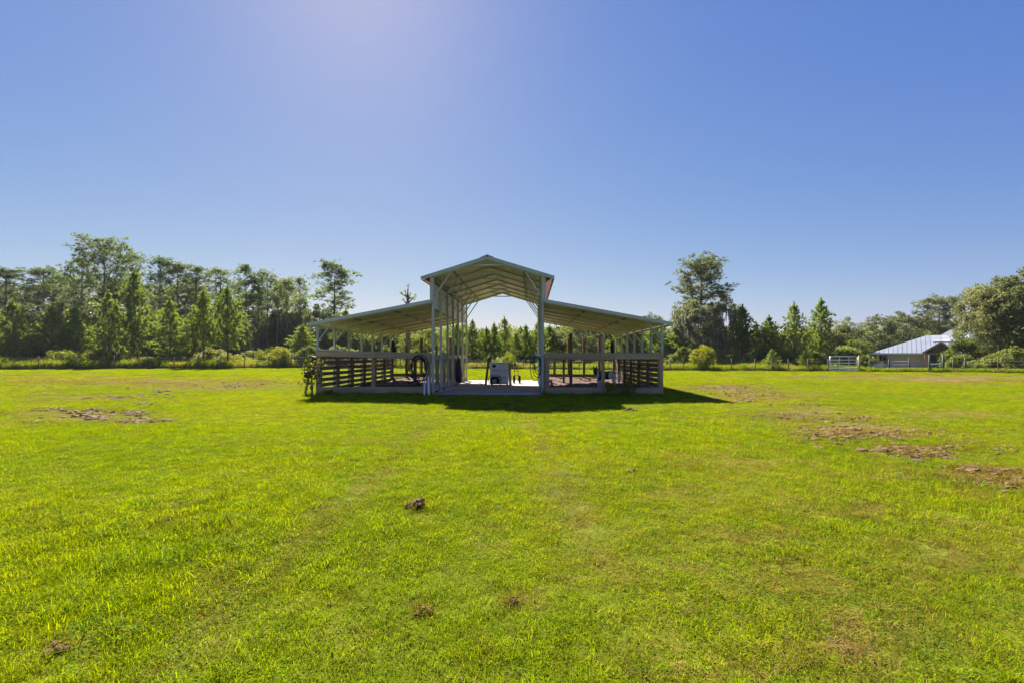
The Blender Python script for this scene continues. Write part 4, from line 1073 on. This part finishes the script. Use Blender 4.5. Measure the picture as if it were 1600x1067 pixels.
# rest of the woods, tree by tree; each label tells it by its kind and the named tree it stands next to
MARK = [(-60, 'the photo left edge'), (10, 'the left edge pine'), (70, 'the flat topped pine'), (128, 'the dense dark pine'), (163, 'the tallest pine'), (210, 'the biggest young pine'), (266, 'the lower young pine'),
        (318, 'the pointed young pine'), (356, 'the bushy young pine'), (404, 'the slender bare pines'), (449, 'the last slender pine'), (480, 'the left roof end'), (522, 'the lone tall pine'), (560, 'the left outer posts'), (600, 'the black cloth'), (637, 'the dead tree'),
        (680, 'the left aisle posts'), (738, 'the aisle left side'), (779, 'the white cabinet'), (822, 'the green hose'), (850, 'the right aisle posts'), (900, 'the rope loop'), (946, 'the pony'), (990, 'the right slatted wall'), (1034, 'the right stall corner'),
        (1062, 'the small round bush'), (1098, 'the great tall tree'), (1132, 'the darker mossy oak'), (1160, 'the thin ragged pine'), (1202, 'the dull green pine'), (1241, 'the wide bright pine'), (1283, 'the pointed pine'), (1318, 'the tube gate'), (1372, 'the house left end'), (1416, 'the house roof'), (1468, 'the house porch'), (1556, 'the large leafy tree'), (1640, 'the photo right edge')]
WORD = dict(tall='tall pine', lean='slender pine', oak='dark round tree', young='young pine', broad='leafy tree', bush='leafy bush', ybush='yellow bush')
USED = set()
def fill(kinds, px0, px1, n, d0, d1, y0, y1, layer, group, w0=30, w1=60, cat='tree'):
    for k in range(n):
        px = px0 + (px1 - px0) * (k + TR.uniform(.1, .9)) / n; d = TR.uniform(d0, d1); yt = TR.uniform(y0, y1); wd = TR.uniform(w0, w1)
        kd = kinds[int(TR.integers(len(kinds)))]
        mx, mk = min(MARK, key=lambda m: abs(m[0] - px)); side = 'straight behind' if abs(px - mx) < 5 else 'left of' if px < mx else 'right of'
        tops = ['lower', 'middling', 'higher'][min(2, int((y1 - yt) / (y1 - y0) * 3))]
        for lab in ('%s %s %s %s' % (layer, WORD[kd], side, mk), '%s %s %s %s, with a %s top' % (layer, WORD[kd], side, mk, tops), '%s %s %s %s, with a %s %s top' % (layer, WORD[kd], side, mk, tops, 'broad' if wd > (w0 + w1) / 2 else 'narrow')):
            if lab not in USED: break
        USED.add(lab)
        plant(kd, px, d, yt, wpx=wd, label=lab, group=group, cat=cat)
fill(['tall', 'tall', 'oak'], -120, 330, 17, 84, 98, 425, 450, 'deep set', 'deep trees of the left woods', 46, 70)
fill(['lean', 'lean', 'tall'], 330, 470, 9, 86, 98, 432, 465, 'deep set', 'deep slender pines', 30, 46)
fill(['young', 'young', 'broad'], -110, 375, 17, 63, 70, 478, 515, 'mid height', 'middle trees of the left woods', 44, 64)
fill(['young', 'broad'], 470, 720, 11, 62, 74, 500, 525, 'green', 'trees behind the left stall', 36, 56)
fill(['young'], 705, 855, 9, 66, 76, 508, 525, 'back row', 'back row pines beyond the aisle', 30, 44)
fill(['oak', 'young', 'oak'], 850, 1060, 12, 60, 74, 497, 520, 'shaded', 'trees behind the right stall', 44, 64)
fill(['young', 'oak'], 1060, 1330, 13, 66, 80, 505, 525, 'back row', 'back row of the right woods', 40, 60)
fill(['oak', 'broad'], 1330, 1700, 12, 88, 104, 498, 515, 'far', 'far trees behind the house', 50, 80)
fill(['bush', 'bush', 'ybush'], -60, 480, 20, 58, 64, 540, 556, 'undergrowth', 'undergrowth bushes behind the left fence', 36, 60, 'bush')
fill(['bush'], 480, 720, 9, 57, 62, 538, 552, 'undergrowth', 'undergrowth bushes behind the left stall', 30, 50, 'bush')
fill(['bush'], 720, 1060, 13, 58, 62, 545, 556, 'undergrowth', 'undergrowth bushes behind the barn', 30, 46, 'bush')
fill(['bush'], 1060, 1300, 10, 54, 60, 540, 556, 'undergrowth', 'undergrowth bushes of the right woods', 30, 50, 'bush')

# thick undergrowth deep in the woods, which nobody could count
ug = [(bm_('leaf_mass', leafcards(rng, np.clip(rng.normal(0, .8, (320, 3)), -1.3, 1.3) * np.array([.75, .75, .6]), .10, .24)), M['broad']), (bm_('leaf_mass', leafcards(rng, np.clip(rng.normal(0, .8, (320, 3)), -1.3, 1.3) * np.array([.8, .8, .5]), .10, .22)), M['oak'])]
UP = []
for a_, b_, n, d0, d1, zt in ((-260, 385, 820, 74, 92, 7.5), (385, 480, 300, 90, 98, 8.5), (470, 730, 240, 76, 90, 5.0), (700, 860, 170, 70, 80, 4.2), (850, 1070, 260, 76, 90, 5.5), (1060, 1340, 300, 72, 90, 5.0), (1330, 1800, 420, 92, 106, 6.0)):
    px = rng.uniform(a_, b_, n); d = rng.uniform(d0, d1, n); x = (px - 800) / F * d
    UP.append(np.stack([x, d, gz(x, d) + zt * rng.uniform(0, 1, n) ** 1.3 + .2], 1))
UP = np.concatenate(UP); n = len(UP); s_ = rng.uniform(.8, 1.6, n)
scatter('undergrowth', UP, rng.uniform(-3, 3, (n, 3)), np.stack([s_, s_, s_], 1), rng.integers(0, 2, n), ug, 'thick green undergrowth deep in the woods all along the field')

# tall grass along the field edge
FEN = [(-150, 47), (0, 50), (240, 54), (480, 57), (640, 55), (780, 52.5), (940, 49), (1100, 46.5), (1200, 45.5), (1300, 45), (1345, 44.5)]
def fence_d(px): return np.interp(px, [p for p, _ in FEN], [d for _, d in FEN])
tg = [(bm_('tall_patch', blades(rng, 60, .35, .35, .95, .022, .35, .6)), M['tall_grass']), (bm_('tall_patch', blades(rng, 60, .35, .3, .75, .022, .45, .6)), M['tall_grass']),
      (bm_('tall_patch', blades(rng, 40, .3, .5, 1.15, .02, .3, .6)), M['tall_grass']), (bm_('leaf_clump', leafcards(rng, rng.normal(0, 1, (140, 3)) * np.array([.3, .3, .2]) + np.array([0, 0, .45]), .05, .1)), M['weed'])]
n = 8500
px = rng.uniform(-200, 1360, n); dd = fence_d(px) + .6 + rng.exponential(3.2, n)
x = (px - 800) / F * dd; hgt = np.where(px < 480, 1.0, .72) * rng.uniform(.7, 1.2, n) * (1 + .3 * clumpn(x, dd, .5))
rot = np.stack([rng.normal(0, .06, n), rng.normal(0, .06, n), rng.uniform(0, 6.28, n)], 1)
P1 = np.stack([x, dd, gz(x, dd)], 1); S1 = np.stack([hgt * 1.1, hgt * 1.1, hgt], 1); K1 = rng.choice(4, n, p=[.35, .3, .2, .15])
n2 = 2500
px = rng.uniform(1345, 1750, n2); dd = np.interp(px, [1345, 1500, 1600, 1750], [46, 42, 38.5, 34]) + rng.exponential(1.4, n2)
x = (px - 800) / F * dd; h2 = .42 * rng.uniform(.6, 1.2, n2)
P2 = np.stack([x, dd, gz(x, dd)], 1); S2 = np.stack([h2 * 1.3, h2 * 1.3, h2], 1); K2 = rng.choice(4, n2)
R2 = np.stack([np.zeros(n2), np.zeros(n2), rng.uniform(0, 6.28, n2)], 1)
scatter('tall_grass', np.concatenate([P1, P2]), np.concatenate([rot, R2]), np.concatenate([S1, S2]), np.concatenate([K1, K2]), tg, 'tall yellow green grass and weeds along the fences at the edge of the woods')

# ---------------------------------------------------------------- wire fences
def fence(pxs, dist, label, hgt, m, wires, rad=.055):
    t = thing('wire_fence', label, 'fence', at(pxs[0], dist(pxs[0])))
    o = t.location.copy(); pts = []
    for p in pxs:
        g = at(p, dist(p)) - o; pts.append(g)
        MB().tube([(g.x, g.y, g.z - .1), (g.x + rng.normal(0, .02), g.y, g.z + hgt * rng.uniform(.93, 1.08))], rad * rng.uniform(.8, 1.25), 7).build('post', m, t)
    for z in wires:
        MB().tube([p + Vector((0, -.06, z)) for p in pts], .006, 3).build('wire', M['wire'], t)
fence([-70, -5, 60, 118, 178, 232, 272, 310, 345, 382, 420, 455, 472, 506, 545, 590], lambda p: float(fence_d(p)), 'wire fence on brown wooden posts along the tall grass left of the barn', 1.35, M['wood_brown'], (.3, .6, .9, 1.2))
fence([625, 665, 705, 745, 788, 818, 860, 905, 950, 1000, 1048, 1068, 1115, 1143, 1180, 1206, 1232, 1262, 1294], lambda p: float(fence_d(p)), 'wire fence on thin posts crossing behind the barn to the tube gate', 1.15, M['wood_brown'], (.3, .6, .9), .04)
rd = lambda p: float(np.interp(p, [1345, 1421, 1508, 1560, 1640, 1760], [45, 45.5, 43, 40, 36, 31]))
fence([1359, 1389, 1421, 1453, 1473.5], lambda p: float(np.interp(p, [1345, 1389, 1421, 1453, 1474], [46, 49, 47, 45, 44.5])), 'wire fence on dark posts in front of the house', 1.25, M['post_green'], (.35, .7, 1.0), .06)
fence([1490, 1508, 1560, 1618, 1690], rd, 'wire fence on grey posts at the right edge of the field below the leafy trees', 1.25, M['post_green'], (.35, .7, 1.0), .055)
# braced corner posts with a white rail
t = thing('braced_posts', 'pair of dark fence posts joined by a white rail in front of the house porch', 'fence posts', at(1463, 43.2)); g0 = t.location.copy()
for p in (1452.5, 1474):
    g = at(p, 43.2) - g0; MB().tube([(g.x, g.y, -.1), (g.x, g.y, 1.52)], .085, 8).build('post', M['post_green'], t)
ga, gb = at(1453.5, 43.2) - g0, at(1473, 43.2) - g0
MB().beam((ga.x + .06, 0, .73), (gb.x - .06, 0, .76), .06, .11).build('rail', M['white'], t)
# tube gate
ga, gb = at(1297, 43.4), at(1340, 44.6)
t = thing('tube_gate', 'silver farm gate of six horizontal tubes standing at the field edge', 'gate', ga)
d = gb - ga
for x in (0, 1): MB().tube([(d.x * x, d.y * x, .05), (d.x * x, d.y * x, 1.36)], .03, 8).build('end_tube', M['galv'], t)
for z in (.08, .30, .52, .76, 1.03, 1.33): MB().tube([(.02, 0, z), (d.x - .02, d.y, z)], .034, 8).build('cross_tube', M['galv'], t)
for u in (.33, .67): MB().beam((d.x * u, d.y * u - .03, .06), (d.x * u, d.y * u - .03, 1.34), .05, .012).build('strap', M['galv'], t)
g = at(1342.5, 44.7); o = MB().tube([(0, 0, -.1), (0, 0, 1.5)], .08, 8).build('gate_post', M['wood']); o.location = g; tag(o, 'wooden post at the right end of the tube gate', 'post')

# ---------------------------------------------------------------- house
DH = 72; g = at(1408, DH); sH = DH / F
HT = math.atan2(g.x, g.y)
hs_ = thing('house', 'single storey beige house with a pale blue grey metal roof behind the right fence', 'house', g, -HT)
def hx(px): return (px - 1408) * sH * math.cos(HT)
def hz(py): return CAMZ + (HOR - py) * sH - g.z
ZW = hz(551.5)
x0, x1, xe = hx(1368), hx(1444), hx(1512)
def wall(a, b, y0, y1, z0, z1, m, nm='wall'): return MB().box(((a + b) / 2, (y0 + y1) / 2, (z0 + z1) / 2), (b - a, y1 - y0, z1 - z0)).build(nm, m, hs_)
wall(hx(1387), x1, 0, 9, -.2, ZW, M['house_wall'])
wall(x0, hx(1387) - .003, 1.8, 9.003, -.2, ZW - .004, M['house_wall'])
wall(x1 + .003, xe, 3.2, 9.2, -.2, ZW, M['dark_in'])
wall(x0, x0 + .35, 0.0, .35, -.2, ZW - .01, M['house_wall'], 'porch_column')
wall(hx(1443), hx(1452), -1.6, -.8, -.2, ZW - .02, M['brick'], 'brick_pier')
wall(hx(1476), hx(1484), -1.6, -.8, -.2, ZW - .02, M['brick'], 'brick_pier')
# window in the left porch
wf = MB().box((hx(1378), 1.76, 1.55), (1.2, .06, 1.25)).build('window', M['white'], hs_)
for s in (-1, 1): MB().box((hx(1378) + s * .28, 1.70, 1.55), (.5, .05, 1.1)).build('pane', M['dark_glass'], wf)
wf = MB().box((hx(1464), 3.16, 1.5), (1.5, .06, 1.9)).build('porch_window', M['white'], hs_)
for s in (-1, 1): MB().box((hx(1464) + s * .36, 3.10, 1.5), (.64, .05, 1.7)).build('pane', M['dark_glass'], wf)
MB().box((hx(1400), -.03, ZW / 2), (.06, .05, ZW)).build('downpipe', M['house_wall'], hs_)
# white rail of the left porch
rl = MB()
for z in (.35, .6, .85): rl.beam((x0 + .3, -.1, z), (hx(1388), -.1, z), .05, .09)
for k in range(3): rl.box((x0 + .4 + k * .75, -.1, .45), (.08, .08, .95))
rl.build('porch_rail', M['white'], hs_)
def slab(pts, m, nm, t_=.10):
    pts = [Vector(p) for p in pts]; n_ = (pts[1] - pts[0]).cross(pts[2] - pts[0]).normalized()
    if n_.z < 0: n_ = -n_
    b = MB(); k = len(pts); vs = pts + [p - n_ * t_ for p in pts]
    b.add(vs, [tuple(range(k)), tuple(range(2 * k - 1, k - 1, -1))] + [(i_, i_ + k, (i_ + 1) % k + k, (i_ + 1) % k) for i_ in range(k)])
    return b.build(nm, m, hs_)
ra = Vector((hx(1449), 4.6, hz(526.5) + .28)); rb = Vector((xe + .5, 4.6, ra.z))
eL = hx(1358.5)
fl, fr, bl_, br = Vector((eL, -.7, ZW)), Vector((xe + .5, -.7, ZW)), Vector((eL, 9.8, ZW)), Vector((xe + .5, 9.8, ZW))
rf = slab([fl, fr, rb, ra], M['house_roof'], 'roof')
for k in range(1, 22):
    x = eL + (xe + .5 - eL) * k / 22; u = min(1, (x - eL) / (ra.x - eL)); top = Vector((x, -.7 + 5.3 * u, ZW + (ra.z - ZW) * u))
    MB().beam((x, -.7, ZW + .02), top + Vector((0, 0, .012)), .03, .025).build('seam', M['house_roof'], rf)
slab([bl_, fl, ra], M['house_roof'], 'roof'); slab([br, bl_, ra, rb], M['house_roof'], 'roof')
MB().box(((eL + xe) / 2, -.74, ZW - .08), (xe - eL + .5, .05, .18)).build('fascia', M['white'], hs_)
# front gable over the porch
gx0, gx1, gp = hx(1440), hx(1489), hx(1467); zp = hz(535.5)
slab([(gx0, -2.3, ZW + .05), (gp, -2.3, zp), (gp, 4.0, zp), (gx0, 1.0, ZW + .05)], M['house_roof'], 'gable_roof')
slab([(gp, -2.3, zp + .002), (gx1, -2.3, ZW + .05), (gx1, 1.0, ZW + .05), (gp, 4.0, zp + .002)], M['house_roof'], 'gable_roof')
MB().beam((gx0, -2.35, ZW), (gp, -2.35, zp - .06), .06, .22).beam((gp, -2.353, zp - .06), (gx1, -2.353, ZW), .06, .22).build('barge_board', M['brick'], hs_)
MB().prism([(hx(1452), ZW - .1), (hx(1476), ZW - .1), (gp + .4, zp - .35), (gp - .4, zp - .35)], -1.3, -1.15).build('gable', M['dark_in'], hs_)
# pale panels on the roof and the higher roof behind
for k in range(4):
    for j in range(2):
        a_ = hx(1452) + .35 + k * 1.02; u0, u1 = .60 + .18 * j, .765 + .18 * j
        pp = [Vector((a_, -.7 + 5.3 * u0, ZW + (ra.z - ZW) * u0 + .09)), Vector((a_ + .98, -.7 + 5.3 * u0, ZW + (ra.z - ZW) * u0 + .09)), Vector((a_ + .98, -.7 + 5.3 * u1, ZW + (ra.z - ZW) * u1 + .09)), Vector((a_, -.7 + 5.3 * u1, ZW + (ra.z - ZW) * u1 + .09))]
        slab(pp, M['panel'], 'roof_panel', .04)
hb = [Vector((hx(1462), 9.0, ra.z - .6)), Vector((hx(1530), 9.0, ra.z - .6)), Vector((hx(1530), 13, hz(517.5) + .55)), Vector((hx(1492), 13, hz(517.5) + .55))]
slab(hb, M['house_roof'], 'upper_roof'); slab([hb[0], hb[3], Vector((hx(1462), 17, ra.z - .6))], M['house_roof'], 'upper_roof')
wall(hx(1464), hx(1528), 9.3, 16.5, ZW - .5, ra.z - .75, M['house_wall'], 'upper_wall')
MB().box((hx(1497), 10.5, hz(519) + .1), (.5, .5, .9)).build('chimney', M['brick'], hs_)
# beige garden wall left of the house
o = MB().box((0, 0, .5), (3.4, .2, 1.2)).build('garden_wall', M['house_wall']); o.location = at(1360, 70); tag(o, 'low beige garden wall left of the house', 'wall')

# ---------------------------------------------------------------- sapling and weeds by the barn
def small_plant(px, d, h, rx, n, ls, label, m, name, cat, stems=7):
    g = at(px, d); t = thing(name, label, cat, g)
    tr, cr = bush(rng, h, rx, n, ls, stems); tr.build('stem', M['bark'], t); link('crown', mesh_np('crown', *cr), m, t)
    return t
g = at(487, 15.6); t = thing('sapling', 'small sapling with reddish and yellow green leaves at the left front corner of the barn', 'sapling', g)
tr = MB(); tr.tube([(0, 0, -.02), (.02, 0, .35), (-.02, .02, .75), (.03, 0, 1.15)], [.035, .028, .018, .008], 6)
ends = []
for k in range(16):
    z = .35 + .75 * k / 15; a_ = k * 2.4; q = Vector((math.cos(a_) * .28 * rng.uniform(.5, 1.2), math.sin(a_) * .28 * rng.uniform(.5, 1.2), z + rng.uniform(-.05, .18)))
    tr.tube([(0, 0, z), q * .5 + Vector((0, 0, z * .5)), q], [.012, .008, .004], 4, caps=False); ends.append(q)
tr.build('stem', M['bark'], t)
en = np.array([list(e) for e in ends])[rng.choice(16, 260)] + rng.normal(0, .075, (260, 3))
link('crown', mesh_np('crown', *leafcards(rng, en, .03, .065)), M['sapling'], t)
small_plant(952, 16.7, .42, .75, 420, (.02, .045), 'dark green weed clump in front of the right stall below the pony', M['weed'], 'weed_clump', 'weeds')
small_plant(978, 16.9, .52, .7, 380, (.02, .045), 'taller dark weed clump in front of the right stall left of its corner', M['weed'], 'weed_clump', 'weeds')
small_plant(512, 16.8, .22, .9, 200, (.02, .04), 'low weed clump at the foot of the left stall corner', M['weed'], 'weed_clump', 'weeds')

# ---------------------------------------------------------------- the air
bx0, bx1, by0, by1 = xs[0] - 5, xs[-1] + 5, ys[0] - 5, ys[-1] + 5
m = bpy.data.materials.new('air'); m.use_nodes = True; n = m.node_tree; n.nodes.clear()
o_ = n.nodes.new('ShaderNodeOutputMaterial'); pv = n.nodes.new('ShaderNodeVolumePrincipled')
pv.inputs['Color'].default_value = (.86, .91, 1, 1); pv.inputs['Density'].default_value = HAZE; pv.inputs['Anisotropy'].default_value = .2
n.links.new(pv.outputs[0], o_.inputs['Volume'])
tag(MB().box(((bx0 + bx1) / 2, (by0 + by1) / 2, 13), (bx1 - bx0, by1 - by0, 30)).build('haze', m), kind='stuff')
